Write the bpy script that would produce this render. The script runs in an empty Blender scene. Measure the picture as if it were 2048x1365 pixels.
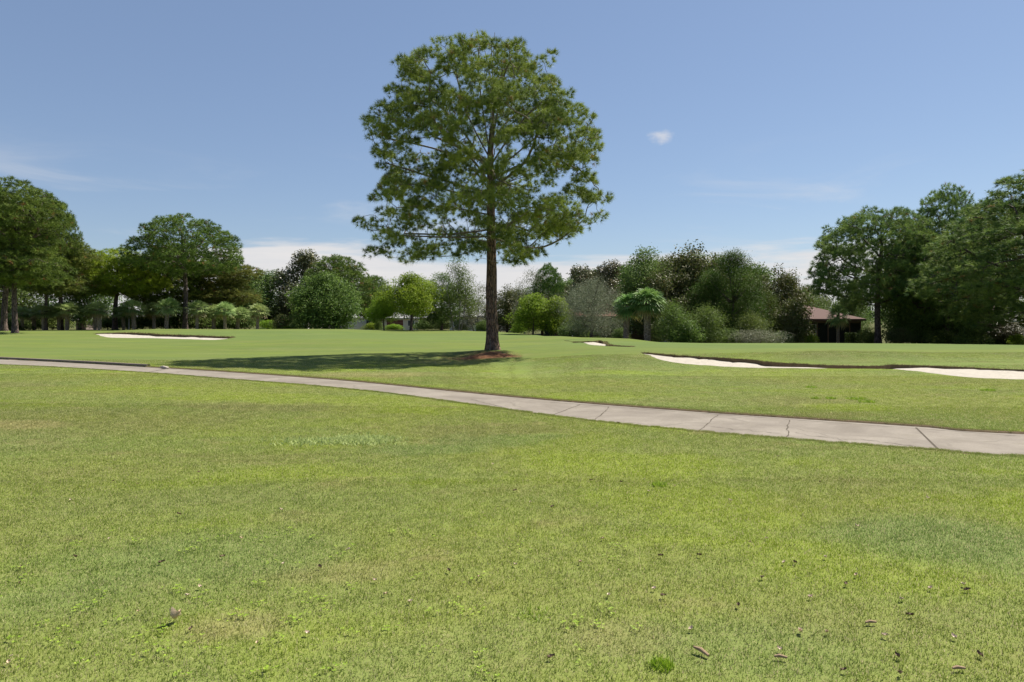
import bpy, math, random
import numpy as np
from mathutils import Vector, geometry as mgeo

# ------------------------------------------------------------------ camera, sky, sun
F = 2048 * 24 / 36.0          # focal length in photo pixels
HOR = 635.0                   # photo row of the horizon
CZ = 1.7                      # eye height
scene = bpy.context.scene
COL = scene.collection
cam_d = bpy.data.cameras.new("camera")
cam_d.lens = 24; cam_d.sensor_width = 36
cam_d.shift_y = -(682.5 - HOR) / 2048.0
cam_d.clip_start = 0.05; cam_d.clip_end = 6000
cam = bpy.data.objects.new("camera", cam_d)
cam.location = (0, 0, CZ); cam.rotation_euler = (math.radians(90), 0, 0)
COL.objects.link(cam); scene.camera = cam
scene.view_settings.view_transform = 'Standard'
scene.view_settings.look = 'None'
scene.view_settings.exposure = 1.0
scene.view_settings.gamma = 1.0
scene.view_settings.use_curve_mapping = False

SUN_EL = math.radians(54)
SUN_AZ = math.radians(38)     # from +X towards +Y
sdir = Vector((math.cos(SUN_EL) * math.cos(SUN_AZ), math.cos(SUN_EL) * math.sin(SUN_AZ), math.sin(SUN_EL)))
sun_d = bpy.data.lights.new("sun", 'SUN')
sun_d.energy = 4.8; sun_d.angle = math.radians(0.6); sun_d.color = (1.0, 0.93, 0.82)
sun = bpy.data.objects.new("sun", sun_d)
sun.rotation_euler = sdir.to_track_quat('Z', 'Y').to_euler()
sun.location = (60, 40, 80)
COL.objects.link(sun)

world = bpy.data.worlds.new("World"); scene.world = world
world.use_nodes = True


class NT:
    """tiny helper around a node tree"""
    def __init__(s, tree):
        s.t = tree
    def n(s, kind, ins=None, **props):
        nd = s.t.nodes.new(kind)
        for k, v in props.items():
            setattr(nd, k, v)
        for k, v in (ins or {}).items():
            if isinstance(v, bpy.types.NodeSocket):
                s.t.links.new(v, nd.inputs[k])
            else:
                nd.inputs[k].default_value = v
        return nd
    def math(s, op, a, b=0.0, c=0.0, clamp=False):
        nd = s.t.nodes.new('ShaderNodeMath'); nd.operation = op; nd.use_clamp = clamp
        for i, v in enumerate((a, b, c)):
            if isinstance(v, bpy.types.NodeSocket): s.t.links.new(v, nd.inputs[i])
            else: nd.inputs[i].default_value = v
        return nd.outputs[0]
    def mix(s, f, a, b, blend='MIX'):
        nd = s.t.nodes.new('ShaderNodeMix'); nd.data_type = 'RGBA'; nd.blend_type = blend
        for i, v in ((0, f), (6, a), (7, b)):
            if isinstance(v, bpy.types.NodeSocket): s.t.links.new(v, nd.inputs[i])
            else: nd.inputs[i].default_value = v if i == 0 else (tuple(v) + (1,))[:4]
        return nd.outputs[2]
    def noise(s, vec, scale, detail=4.0, rough=0.55, dist=0.0):
        nd = s.t.nodes.new('ShaderNodeTexNoise')
        if vec is not None: s.t.links.new(vec, nd.inputs['Vector'])
        nd.inputs['Scale'].default_value = scale; nd.inputs['Detail'].default_value = detail
        nd.inputs['Roughness'].default_value = rough; nd.inputs['Distortion'].default_value = dist
        return nd.outputs['Fac']
    def remap(s, v, a, b, c=0.0, d=1.0):
        nd = s.t.nodes.new('ShaderNodeMapRange'); nd.interpolation_type = 'SMOOTHSTEP'
        s.t.links.new(v, nd.inputs[0])
        for i, q in enumerate((a, b, c, d)): nd.inputs[i + 1].default_value = q
        return nd.outputs[0]
    def scalevec(s, vec, sc):
        nd = s.t.nodes.new('ShaderNodeVectorMath'); nd.operation = 'MULTIPLY'
        s.t.links.new(vec, nd.inputs[0]); nd.inputs[1].default_value = sc
        return nd.outputs[0]


def build_world():
    w = NT(world.node_tree); t = world.node_tree
    t.nodes.clear()
    sky = w.n('ShaderNodeTexSky', sky_type='NISHITA', sun_disc=False)
    sky.sun_elevation = SUN_EL
    sky.sun_rotation = math.radians(90) - SUN_AZ
    sky.altitude = 10; sky.air_density = 1.0; sky.dust_density = 0.25; sky.ozone_density = 2.4
    tc = w.n('ShaderNodeTexCoord').outputs['Generated']
    sep = w.n('ShaderNodeSeparateXYZ', {0: tc})
    x, y, z = sep.outputs
    az = w.math('ARCTAN2', x, y)
    horiz = w.math('SQRT', w.math('ADD', w.math('MULTIPLY', x, x), w.math('MULTIPLY', y, y)))
    el = w.math('DIVIDE', z, w.math('MAXIMUM', horiz, 0.001))
    v1 = w.n('ShaderNodeCombineXYZ', {0: w.math('MULTIPLY', az, 2.6), 1: w.math('MULTIPLY', el, 26.0), 2: 3.3}).outputs[0]
    n1 = w.noise(v1, 1.0, 7, 0.56, 0.3)
    low = w.remap(el, 0.055, 0.16, 0.20, -0.5)
    bx = w.math('DIVIDE', w.math('ADD', az, 0.33), 0.17); bz = w.math('DIVIDE', w.math('SUBTRACT', el, 0.088), 0.035)
    bank = w.math('MULTIPLY', w.math('POWER', 2.718, w.math('MULTIPLY', w.math('ADD', w.math('MULTIPLY', bx, bx), w.math('MULTIPLY', bz, bz)), -1.0)), 0.26)
    low = w.math('ADD', low, bank)
    m1 = w.remap(w.math('ADD', n1, low), 0.47, 0.64)
    m1 = w.math('MULTIPLY', m1, 0.95)
    # thin high cirrus
    v2 = w.n('ShaderNodeCombineXYZ', {0: w.math('MULTIPLY', az, 3.0), 1: w.math('MULTIPLY', el, 14.0), 2: 9.1}).outputs[0]
    n2 = w.noise(v2, 1.3, 6, 0.6, 0.5)
    m2 = w.math('MULTIPLY', w.remap(n2, 0.52, 0.8), w.remap(el, 0.14, 0.26, 0.35, 0.0))
    # one small wisp right of the pine
    dx = w.math('DIVIDE', w.math('SUBTRACT', az, math.atan2(300, F)), 0.021)
    dz = w.math('DIVIDE', w.math('SUBTRACT', el, 0.258), 0.0115)
    g = w.math('ADD', w.math('MULTIPLY', dx, dx), w.math('MULTIPLY', dz, dz))
    v3 = w.n('ShaderNodeCombineXYZ', {0: w.math('MULTIPLY', az, 40.0), 1: w.math('MULTIPLY', el, 70.0), 2: 2.0}).outputs[0]
    n3 = w.noise(v3, 1.0, 5, 0.6)
    m3 = w.math('MULTIPLY', w.remap(w.math('SUBTRACT', w.math('MULTIPLY', n3, 2.6), g), 0.2, 2.0), 0.7)
    m = w.math('MAXIMUM', w.math('MAXIMUM', m1, m2), m3, clamp=True)
    haze = (2.05, 3.0, 5.1)
    n4 = w.noise(v1, 2.2, 5, 0.6)
    shade = w.mix(n4, (5.6, 5.8, 6.2), (7.8, 7.4, 7.1))
    hs = w.n('ShaderNodeHueSaturation', {'Hue': 0.5, 'Saturation': 0.92, 'Value': 0.97, 'Fac': 1.0, 'Color': sky.outputs[0]})
    colr = w.mix(m, w.mix(0.38, hs.outputs[0], haze), shade)
    bg = w.n('ShaderNodeBackground', {'Color': colr, 'Strength': 0.058})
    w.n('ShaderNodeOutputWorld', {'Surface': bg.outputs[0]})


build_world()

# ------------------------------------------------------------------ helpers
rng = np.random.default_rng(7)


def tag(o, label=None, cat=None, group=None, kind=None):
    if label: o['label'] = label
    if cat: o['category'] = cat
    if group: o['group'] = group
    if kind: o['kind'] = kind
    return o


def mesh_np(name, V, FA, mat=None, attr=None, smooth=False, corner=None):
    """V (n,3) ; FA (m,k) int array or list of such arrays"""
    V = np.asarray(V, dtype=np.float32)
    if not isinstance(FA, list): FA = [FA]
    FA = [np.asarray(f, dtype=np.int32) for f in FA if len(f)]
    me = bpy.data.meshes.new(name)
    me.vertices.add(len(V)); me.vertices.foreach_set('co', V.ravel())
    tot = np.concatenate([np.full(len(f), f.shape[1], dtype=np.int32) for f in FA])
    loops = np.concatenate([f.ravel() for f in FA])
    me.loops.add(len(loops)); me.loops.foreach_set('vertex_index', loops)
    me.polygons.add(len(tot))
    start = np.concatenate([[0], np.cumsum(tot)[:-1]]).astype(np.int32)
    me.polygons.foreach_set('loop_start', start)
    me.polygons.foreach_set('loop_total', tot)
    if smooth: me.polygons.foreach_set('use_smooth', np.ones(len(tot), dtype=bool))
    if attr:
        for k, v in attr.items():
            v = np.asarray(v, dtype=np.float32)
            if v.ndim == 1:
                a = me.attributes.new(k, 'FLOAT', 'POINT'); a.data.foreach_set('value', v)
            else:
                a = me.attributes.new(k, 'FLOAT_VECTOR', 'POINT'); a.data.foreach_set('vector', v.ravel())
    if mat: me.materials.append(mat)
    me.update(calc_edges=True)
    return me


def obj(name, me, parent=None, loc=None):
    o = bpy.data.objects.new(name, me); COL.objects.link(o)
    if parent is not None: o.parent = parent
    if loc is not None: o.location = loc
    return o


def empty(name, loc=(0, 0, 0), rz=0.0):
    o = bpy.data.objects.new(name, None); COL.objects.link(o)
    o.location = loc; o.rotation_euler = (0, 0, rz); o.empty_display_size = 0.3
    return o


class MB:
    """collects boxes, prisms and tubes into one mesh"""
    def __init__(s): s.v = []; s.f = []
    def add(s, vs, fs):
        b = len(s.v); s.v += [tuple(v) for v in vs]; s.f += [tuple(b + i for i in f) for f in fs]; return s
    def box(s, x0, x1, y0, y1, z0, z1):
        vs = [(x0, y0, z0), (x1, y0, z0), (x1, y1, z0), (x0, y1, z0), (x0, y0, z1), (x1, y0, z1), (x1, y1, z1), (x0, y1, z1)]
        return s.add(vs, [(0, 3, 2, 1), (4, 5, 6, 7), (0, 1, 5, 4), (1, 2, 6, 5), (2, 3, 7, 6), (3, 0, 4, 7)])
    def tube(s, pts, rad, n=8, cap=True):
        pts = [Vector(p) for p in pts]
        if not hasattr(rad, '__len__'): rad = [rad] * len(pts)
        b = len(s.v); ref = Vector((1, 0, 0)); 
        for i, p in enumerate(pts):
            d = (pts[min(i + 1, len(pts) - 1)] - pts[max(i - 1, 0)]).normalized()
            if abs(d.dot(ref)) > 0.9: ref = Vector((0, 1, 0))
            u = d.cross(ref).normalized(); w = d.cross(u)
            for k in range(n):
                a = 2 * math.pi * k / n
                s.v.append(tuple(p + (u * math.cos(a) + w * math.sin(a)) * rad[i]))
        for i in range(len(pts) - 1):
            for k in range(n):
                k2 = (k + 1) % n
                s.f.append((b + i * n + k, b + i * n + k2, b + (i + 1) * n + k2, b + (i + 1) * n + k))
        if cap:
            s.f.append(tuple(b + k for k in range(n))[::-1])
            s.f.append(tuple(b + (len(pts) - 1) * n + k for k in range(n)))
        return s
    def build(s, name, mat, parent=None, loc=None, bevel=0.0, smooth=False):
        me = bpy.data.meshes.new(name); me.from_pydata(s.v, [], s.f); me.materials.append(mat)
        if smooth: me.polygons.foreach_set('use_smooth', [True] * len(me.polygons))
        me.update()
        o = obj(name, me, parent, loc)
        if bevel:
            m = o.modifiers.new('bevel', 'BEVEL'); m.width = bevel; m.segments = 2
        return o


def sstep(a, b, x):
    t = np.clip((np.asarray(x, dtype=float) - a) / (b - a), 0, 1)
    return t * t * (3 - 2 * t)


# ------------------------------------------------------------------ terrain
PINE_X, PINE_Y = (983 - 1024) / F * 32.0, 32.0


def hfun(x, y):
    x = np.asarray(x, dtype=float); y = np.asarray(y, dtype=float)
    r = np.hypot(x, y)
    u = x / np.maximum(np.abs(y), 1.0)
    z = 0.055 * np.sin(x / 6.1 + 0.6) * np.sin(y / 5.3 + 1.0) * sstep(0, 4, r) + 0.06 * np.sin(x / 13 + 2) * np.cos(y / 11)
    z = z * (0.5 + 0.5 * sstep(14, 26, y))
    # rise right of the pine, low ridge to the camera side of it
    z += 0.24 * np.exp(-((x - 3.4) / 3.0) ** 2 - ((y - 26) / 4.0) ** 2) - 0.10 * np.exp(-((x - .2) / 1.6) ** 2 - ((y - 23) / 5.0) ** 2) + 0.14 * np.exp(-((x + 12) / 6.0) ** 2 - ((y - 47) / 6.0) ** 2) - .12 * np.exp(-((x + 16) / 7.0) ** 2 - ((y - 36) / 4.0) ** 2)
    z += 0.10 * np.exp(-((x + 9) / 4.0) ** 2 - ((y - 10.5) / 3.0) ** 2) - .07 * np.exp(-((x + 3.2) / 3.0) ** 2 - ((y - 10) / 2.0) ** 2)
    # raised greens
    z += 0.24 * sstep(1.0, 0.72, np.hypot((x - 15.5) / 17.5, (y - 35.5) / 11.5))
    z += 0.30 * sstep(1.0, 0.6, np.hypot((x + 28) / 17.0, (y - 74.0) / 15.0))
    z += 0.22 * sstep(1.0, 0.5, np.hypot((x - 5) / 7.0, (y - 52) / 8.0))
    z += 0.30 * np.exp(-((x + 50) / 14) ** 2 - ((y - 74) / 7) ** 2)
    # pine mound
    z += 0.22 * np.exp(-(((x - PINE_X) / 1.9) ** 2 + ((y - PINE_Y) / 1.9) ** 2)) + 0.10 * np.exp(-((x - 13.2) / 3.2) ** 2 - ((y - 28.6) / 2.2) ** 2)
    # ground falls away behind the tree lines
    k = sstep(-0.12, 0.12, u)
    y0 = 90 * (1 - k) + 50 * k; y1 = 125 * (1 - k) + 68 * k
    z -= 0.75 * sstep(0, 1, (y - y0) / (y1 - y0))
    z -= 0.32 * sstep(0.12, 0.3, u) * sstep(33, 52, y)
    return z


def h(x, y): return float(hfun(x, y))


def at(px, py, dz=0.0):
    """ground point seen at a photo pixel"""
    D = CZ * F / (py - HOR)
    for _ in range(30):
        z = h((px - 1024) / F * D, D)
        D = 0.5 * D + 0.5 * (CZ - z) * F / (py - HOR)
    x = (px - 1024) / F * D
    return (x, D, h(x, D) + dz)


def catmull(P, n=8, closed=False):
    P = [np.array(p, dtype=float) for p in P]; out = []
    m = len(P)
    rngi = range(m if closed else m - 1)
    for i in rngi:
        p0 = P[(i - 1) % m] if closed or i > 0 else P[0] * 2 - P[1]
        p1 = P[i]; p2 = P[(i + 1) % m]
        p3 = P[(i + 2) % m] if closed or i + 2 < m else P[-1] * 2 - P[-2]
        for k in range(n):
            t = k / n
            out.append(0.5 * ((2 * p1) + (-p0 + p2) * t + (2 * p0 - 5 * p1 + 4 * p2 - p3) * t * t + (-p0 + 3 * p1 - 3 * p2 + p3) * t ** 3))
    if not closed: out.append(P[-1])
    return np.array(out)


def inpoly(px, py, poly):
    px = np.asarray(px); py = np.asarray(py); c = np.zeros(px.shape, bool)
    n = len(poly); j = n - 1
    for i in range(n):
        xi, yi = poly[i][:2]; xj, yj = poly[j][:2]
        if yi != yj:
            cond = ((yi > py) != (yj > py)) & (px < (xj - xi) * (py - yi) / (yj - yi) + xi)
            c ^= cond
        j = i
    return c


def polydist(px, py, poly, closed=True):
    """distance to a polyline"""
    px = np.asarray(px, float); py = np.asarray(py, float)
    d = np.full(px.shape, 1e9); n = len(poly)
    for i in range(n if closed else n - 1):
        ax, ay = poly[i][:2]; bx, by = poly[(i + 1) % n][:2]
        dx, dy = bx - ax, by - ay; L = dx * dx + dy * dy + 1e-12
        t = np.clip(((px - ax) * dx + (py - ay) * dy) / L, 0, 1)
        d = np.minimum(d, np.hypot(px - ax - t * dx, py - ay - t * dy))
    return d


# path edges, measured on the photograph and turned into ground points
near_px = [(0, 729.5), (256, 743), (444, 757), (700, 778), (939, 808), (1159, 838), (1331, 856), (1563, 876), (1887, 900.5), (2048, 912)]
far_px = [(0, 718), (321, 735), (520, 747.5), (700, 761), (895, 780), (1137, 802), (1400, 822), (1574, 833.6), (1840, 851), (2048, 865.5)]
near_c = [(-60, 39.5), (-34, 31.0)] + [at(*p)[:2] for p in near_px] + [(12.5, 6.6), (30, 4.5)]
far_c = [(-60, 42.0), (-35, 33.4)] + [at(*p)[:2] for p in far_px] + [(13.3, 8.6), (30, 6.7)]
near_e = catmull(near_c, 10); far_e = catmull(far_c, 10)
jit = random.Random(3)
near_e = near_e + np.array([[jit.gauss(0, .012), jit.gauss(0, .018)] for _ in near_e])
PATH = [tuple(p) for p in near_e] + [tuple(p) for p in far_e[::-1]]

B_right_far = [(1283, 705.5), (1330, 709), (1378, 712.5), (1430, 715.5), (1500, 720), (1563, 726), (1655, 731), (1748, 732.5), (1794, 730), (1887, 733), (1970, 737), (2048, 740), (2140, 744)]
B_right_near = [(2140, 762), (2048, 759.5), (1933, 755), (1841, 744), (1790, 739.2), (1748, 738), (1646, 737.5), (1563, 736.5), (1507, 736), (1424, 732), (1341, 724.5), (1299, 711.5)]
B_left_far = [(188, 668.3), (226, 666.3), (273, 666.3), (325, 669.5), (410, 672.3), (461, 674.5)]
B_left_near = [(461, 677), (427, 680.3), (376, 678.8), (308, 677), (222, 675.6), (195, 669.8)]
B_mid_far = [(1128, 682), (1148, 683.8), (1185, 683), (1207, 684), (1219, 689), (1262, 693)]
B_mid_near = [(1262, 694.2), (1221, 693), (1203, 691.6), (1176, 689), (1146, 685.6)]


def outline(far, near):
    pts = [at(*p)[:2] for p in far + near]
    o = catmull(pts, 7, closed=True)
    r = random.Random(len(far))
    o = o + np.array([[r.gauss(0, .03), r.gauss(0, .05)] for _ in o])
    return o, len(far) * 7


BUNKERS = []
for nm, fr, nr, lip in (("right", B_right_far, B_right_near, 0.055), ("left", B_left_far, B_left_near, 0.17), ("mid", B_mid_far, B_mid_near, 0.15)):
    o, nf = outline(fr, nr)
    BUNKERS.append((nm, o, nf, lip))
PINE_MULCH = [at(*p)[:2] for p in [(922, 719), (942, 714), (960, 709), (978, 705), (998, 706), (1016, 710.5), (1026, 713.5), (1008, 715.5), (985, 716.5), (950, 718.5)]]
PINE_MULCH = catmull(PINE_MULCH, 5, closed=True)


def cdt(points, loops, keep):
    vs = [Vector(p) for p in points]; es = []
    for lp in loops:
        b = len(vs); n = len(lp)
        vs += [Vector((float(p[0]), float(p[1]))) for p in lp]
        es += [(b + i, b + (i + 1) % n) for i in range(n)]
    r = mgeo.delaunay_2d_cdt(vs, es, [], 0, 1e-5)
    V = np.array([tuple(v) for v in r[0]]); T = np.array([tuple(f) for f in r[2] if len(f) == 3])
    c = V[T].mean(axis=1)
    T = T[keep(c[:, 0], c[:, 1])]
    # orient up
    a = V[T[:, 1]] - V[T[:, 0]]; b = V[T[:, 2]] - V[T[:, 0]]
    fl = (a[:, 0] * b[:, 1] - a[:, 1] * b[:, 0]) < 0
    T[fl] = T[fl][:, ::-1]
    return V, T


def build_ground():
    pts = []
    D = 0.8
    rows = [-3000, -900, -300, -100, -40, -20, -12, -8, -5, -3, -1.5, -0.4]
    while D < 150:
        rows.append(D); D *= 1.035
    rows += [165, 185, 210, 250, 320, 450, 700, 1200, 2000, 4500]
    for Y in rows:
        s = max(0.30, abs(Y) * 0.035) if abs(Y) < 160 else abs(Y) * 0.12
        half = min(max(abs(Y) * 1.15, 8), 5000)
        n = int(half / s)
        for i in range(-n, n + 1):
            pts.append((i * s + 0.07 * s * math.sin(i * 7 + Y), Y + 0.05 * s * math.cos(i * 5)))
        for q in (1.6, 2.5, 5, 12, 40):
            X = half * q
            if X < 5500: pts += [(-X, Y), (X, Y)]
    pts += [(-6000, -4000), (6000, -4000), (-6000, 5000), (6000, 5000)]
    P = np.array(pts)
    loops = [PATH] + [b[1] for b in BUNKERS]
    ok = np.ones(len(P), bool)
    for lp in loops:
        L = np.array(lp)
        bb = (P[:, 0] > L[:, 0].min() - 1) & (P[:, 0] < L[:, 0].max() + 1) & (P[:, 1] > L[:, 1].min() - 1) & (P[:, 1] < L[:, 1].max() + 1)
        idx = np.where(bb)[0]
        d = polydist(P[idx, 0], P[idx, 1], lp)
        ok[idx[d < 0.12]] = False
    P = P[ok]
    def keep(x, y):
        k = np.ones(x.shape, bool)
        for lp in loops: k &= ~inpoly(x, y, lp)
        return k
    V, T = cdt([tuple(p) for p in P], loops, keep)
    Z = hfun(V[:, 0], V[:, 1])
    return mesh_np("lawn", np.column_stack([V, Z]), T, smooth=True)


# ------------------------------------------------------------------ materials
def new_mat(name):
    m = bpy.data.materials.new(name); m.use_nodes = True; m.node_tree.nodes.clear()
    return m, NT(m.node_tree)


def finish(m, w, color, rough=0.8, spec=0.2, bump=None, bstr=0.3, bdist=0.02, transl=0.0, tcol=None):
    ins = {'Base Color': color, 'Roughness': rough, 'Specular IOR Level': spec}
    if not isinstance(color, bpy.types.NodeSocket): ins['Base Color'] = tuple(color) + (1,)
    if bump is not None:
        bn = w.n('ShaderNodeBump', {'Strength': bstr, 'Distance': bdist, 'Height': bump})
        ins['Normal'] = bn.outputs[0]
    p = w.n('ShaderNodeBsdfPrincipled', ins)
    sh = p.outputs[0]
    if transl > 0:
        tr = w.n('ShaderNodeBsdfTranslucent', {'Color': tcol if tcol is not None else color})
        mx = w.n('ShaderNodeMixShader', {0: transl, 1: sh, 2: tr.outputs[0]}); sh = mx.outputs[0]
    w.n('ShaderNodeOutputMaterial', {'Surface': sh})
    return m


def plain(name, col, rough=0.7, spec=0.3, var=0.12, scale=6.0, bump=0.15, metal=0.0):
    m, w = new_mat(name)
    pos = w.n('ShaderNodeTexCoord').outputs['Object']
    n = w.noise(pos, scale, 6, 0.6)
    dark = tuple(c * (1 - var * 1.5) for c in col); lite = tuple(min(1, c * (1 + var)) for c in col)
    c = w.mix(n, dark, lite)
    return finish(m, w, c, rough, spec, n, bump, 0.01)


# explicit colour patches of the turf: (px, py, radius_x, radius_y (m), colour key, strength)
LIME, OLIVE, DRY, COOL = (0.255, 0.325, 0.024), (0.205, 0.200, 0.072), (0.34, 0.28, 0.140), (0.140, 0.215, 0.070)
PATCHES = [(1250, 930, 1.6, 0.9, LIME, .8), (1420, 1010, 1.2, 1.0, LIME, .6), (1730, 1130, 1.0, .6, LIME, .55), (640, 800, 3.2, 1.0, LIME, .6), (330, 780, 3.0, 1.3, LIME, .45),
           (1100, 880, 1.6, .6, LIME, .45), (1000, 880, 1.2, .7, COOL, .6), (860, 900, 1.0, .5, COOL, .6), (1900, 1080, 1.0, .8, COOL, .7), (560, 815, 1.6, .8, OLIVE, .7),
           (200, 840, 3.0, 1.5, OLIVE, .6), (30, 850, 1.0, .5, DRY, .7), (480, 1250, .32, .22, DRY, .6), (690, 1140, .6, .25, DRY, .4), (1240, 1275, .35, .2, DRY, .4),
           (1700, 815, 1.1, .7, LIME, .8), (740, 750, 2.2, 1.2, DRY, .7), (880, 725, 1.8, 1.2, DRY, .5), (480, 1100, .9, .7, COOL, .5), (1500, 1290, .8, .4, COOL, .4), (150, 1150, .8, .8, COOL, .4)]


def grass_group():
    g = bpy.data.node_groups.new("turf_colour", 'ShaderNodeTree')
    g.interface.new_socket(name='Color', in_out='OUTPUT', socket_type='NodeSocketColor')
    w = NT(g)
    pos = w.n('ShaderNodeNewGeometry').outputs['Position']
    flat = w.scalevec(pos, (1, 1, 0))
    nb = w.noise(flat, 0.16, 5, 0.6, 0.4)
    nm = w.noise(w.scalevec(pos, (0.5, 1.0, 0)), 0.55, 4, 0.52, 0.4)
    nf = w.noise(flat, 6.0, 4, 0.6)
    c = w.mix(w.remap(nb, 0.36, 0.64), (0.190, 0.245, 0.062), (0.238, 0.268, 0.055))
    c = w.mix(w.math('MULTIPLY', w.remap(nm, 0.50, 0.66), 0.75), c, LIME)
    c = w.mix(w.math('MULTIPLY', w.remap(nm, 0.46, 0.32), 0.7), c, OLIVE)
    nd = w.noise(w.scalevec(pos, (0.8, 1.3, 0)), 1.1, 5, 0.6, 0.3)
    c = w.mix(w.math('MULTIPLY', w.remap(nd, 0.55, 0.74), 0.6), c, DRY)
    # warp for the patches
    wn = w.n('ShaderNodeTexNoise', {'Vector': flat, 'Scale': 0.9, 'Detail': 4.0})
    wv = w.n('ShaderNodeVectorMath', {0: wn.outputs['Color'], 1: (0.5, 0.5, 0.5)}, operation='SUBTRACT').outputs[0]
    wv = w.scalevec(wv, (2.2, 1.6, 0))
    wp = w.n('ShaderNodeVectorMath', {0: flat, 1: wv}, operation='ADD').outputs[0]
    wn2 = w.scalevec(w.n('ShaderNodeVectorMath', {0: wn.outputs['Color'], 1: (0.5, 0.5, 0.5)}, operation='SUBTRACT').outputs[0], (0.5, 0.4, 0))
    wps = w.n('ShaderNodeVectorMath', {0: flat, 1: wn2}, operation='ADD').outputs[0]
    for (px, py, rx, ry, colr, s) in PATCHES:
        q = at(px, py)
        src = wp if rx > 1.1 else wps
        d = w.n('ShaderNodeVectorMath', {0: src, 1: (q[0], q[1], 0)}, operation='SUBTRACT').outputs[0]
        d = w.scalevec(d, (1 / rx, 1 / ry, 0))
        L = w.n('ShaderNodeVectorMath', {0: d}, operation='LENGTH').outputs['Value']
        c = w.mix(w.math('MULTIPLY', w.remap(L, 1.1, 0.45), s), c, colr)
    # closely mown greens and the far fairway are cooler and more even
    sp = w.n('ShaderNodeSeparateXYZ', {0: pos})
    far = w.remap(sp.outputs[1], 19.0, 34.0, 0.0, 0.55)
    c = w.mix(far, c, (0.165, 0.210, 0.055))
    for (cx, cy, rx, ry, s) in ((15.5, 38.5, 14.5, 8.5, .8), (-14, 60, 20, 12, .7)):
        d = w.n('ShaderNodeVectorMath', {0: wp, 1: (cx, cy, 0)}, operation='SUBTRACT').outputs[0]
        L = w.n('ShaderNodeVectorMath', {0: w.scalevec(d, (1 / rx, 1 / ry, 0))}, operation='LENGTH').outputs['Value']
        c = w.mix(w.math('MULTIPLY', w.remap(L, 1.15, 0.75), s), c, (0.160, 0.225, 0.065))
    # streaks left by mowing and play, light and dry
    ns = w.noise(w.scalevec(pos, (0.10, 0.34, 0)), 1.0, 4, 0.55, 0.8)
    c = w.mix(w.math('MULTIPLY', w.remap(ns, 0.5, 0.72), 0.30), c, (0.27, 0.28, 0.13))
    c = w.mix(w.math('MULTIPLY', w.remap(nf, 0.35, 0.65), 0.2), c, (0.15, 0.20, 0.05))
    # bare litter under the wood edge
    out = g.nodes.new('NodeGroupOutput'); g.links.new(c, out.inputs[0])
    return g


GRASSG = grass_group()


def grass_col(w):
    n = w.t.nodes.new('ShaderNodeGroup'); n.node_tree = GRASSG
    return n.outputs[0]


def mat_lawn():
    m, w = new_mat("turf")
    pos = w.n('ShaderNodeNewGeometry').outputs['Position']
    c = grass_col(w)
    n1 = w.noise(w.scalevec(pos, (1, 1, 0.3)), 28, 3, 0.7)
    n2 = w.noise(w.scalevec(pos, (1, 1, 0.3)), 7, 4, 0.7)
    c = w.mix(w.math('MULTIPLY', w.remap(n1, 0.45, 0.7), 0.35), c, (0.22, 0.19, 0.09))
    c = w.mix(w.math('MULTIPLY', w.remap(n2, 0.3, 0.6, 1.0, 0.0), 0.25), c, (0.12, 0.17, 0.045))
    nearg = w.remap(w.n('ShaderNodeSeparateXYZ', {0: pos}).outputs[1], 26.0, 14.0)
    c = w.mix(w.math('MULTIPLY', nearg, 0.45), c, (0.12, 0.12, 0.04))  # shade down in the thatch, painted into the ground colour under near blades
    # leaf litter and soil under the wood edge: beyond the playing area
    sp = w.n('ShaderNodeSeparateXYZ', {0: pos}); x, y = sp.outputs[0], sp.outputs[1]
    u = w.math('DIVIDE', x, w.math('MAXIMUM', y, 1.0))
    edge = w.remap(u, -0.12, 0.12, 91.0, 53.0)
    nl = w.noise(w.scalevec(pos, (1, 1, 0)), 0.5, 5, 0.65)
    over = w.math('ADD', w.math('SUBTRACT', y, edge), w.math('MULTIPLY', w.math('SUBTRACT', nl, 0.5), 12.0))
    c = w.mix(w.math('MULTIPLY', w.remap(over, 0.0, 2.0), 0.8), c, (0.085, 0.062, 0.035))
    nq = w.noise(w.scalevec(pos, (0.5, 1, 0)), 1.1, 6, 0.7, 0.5); nr_ = w.noise(w.scalevec(pos, (0.25, 1, 0)), 0.33, 4, 0.6, 0.8)
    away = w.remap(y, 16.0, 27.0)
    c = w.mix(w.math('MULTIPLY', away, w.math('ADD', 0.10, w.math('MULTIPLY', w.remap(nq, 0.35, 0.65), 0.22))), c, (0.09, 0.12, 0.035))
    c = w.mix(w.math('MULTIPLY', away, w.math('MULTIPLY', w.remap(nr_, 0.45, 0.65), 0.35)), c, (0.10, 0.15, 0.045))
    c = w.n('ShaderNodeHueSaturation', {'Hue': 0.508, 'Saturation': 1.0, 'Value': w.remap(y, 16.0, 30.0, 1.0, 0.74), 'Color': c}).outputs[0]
    h_ = w.math('ADD', n1, w.math('MULTIPLY', n2, 1.5))
    return finish(m, w, c, 0.95, 0.05, h_, 0.25, 0.03)


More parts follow.
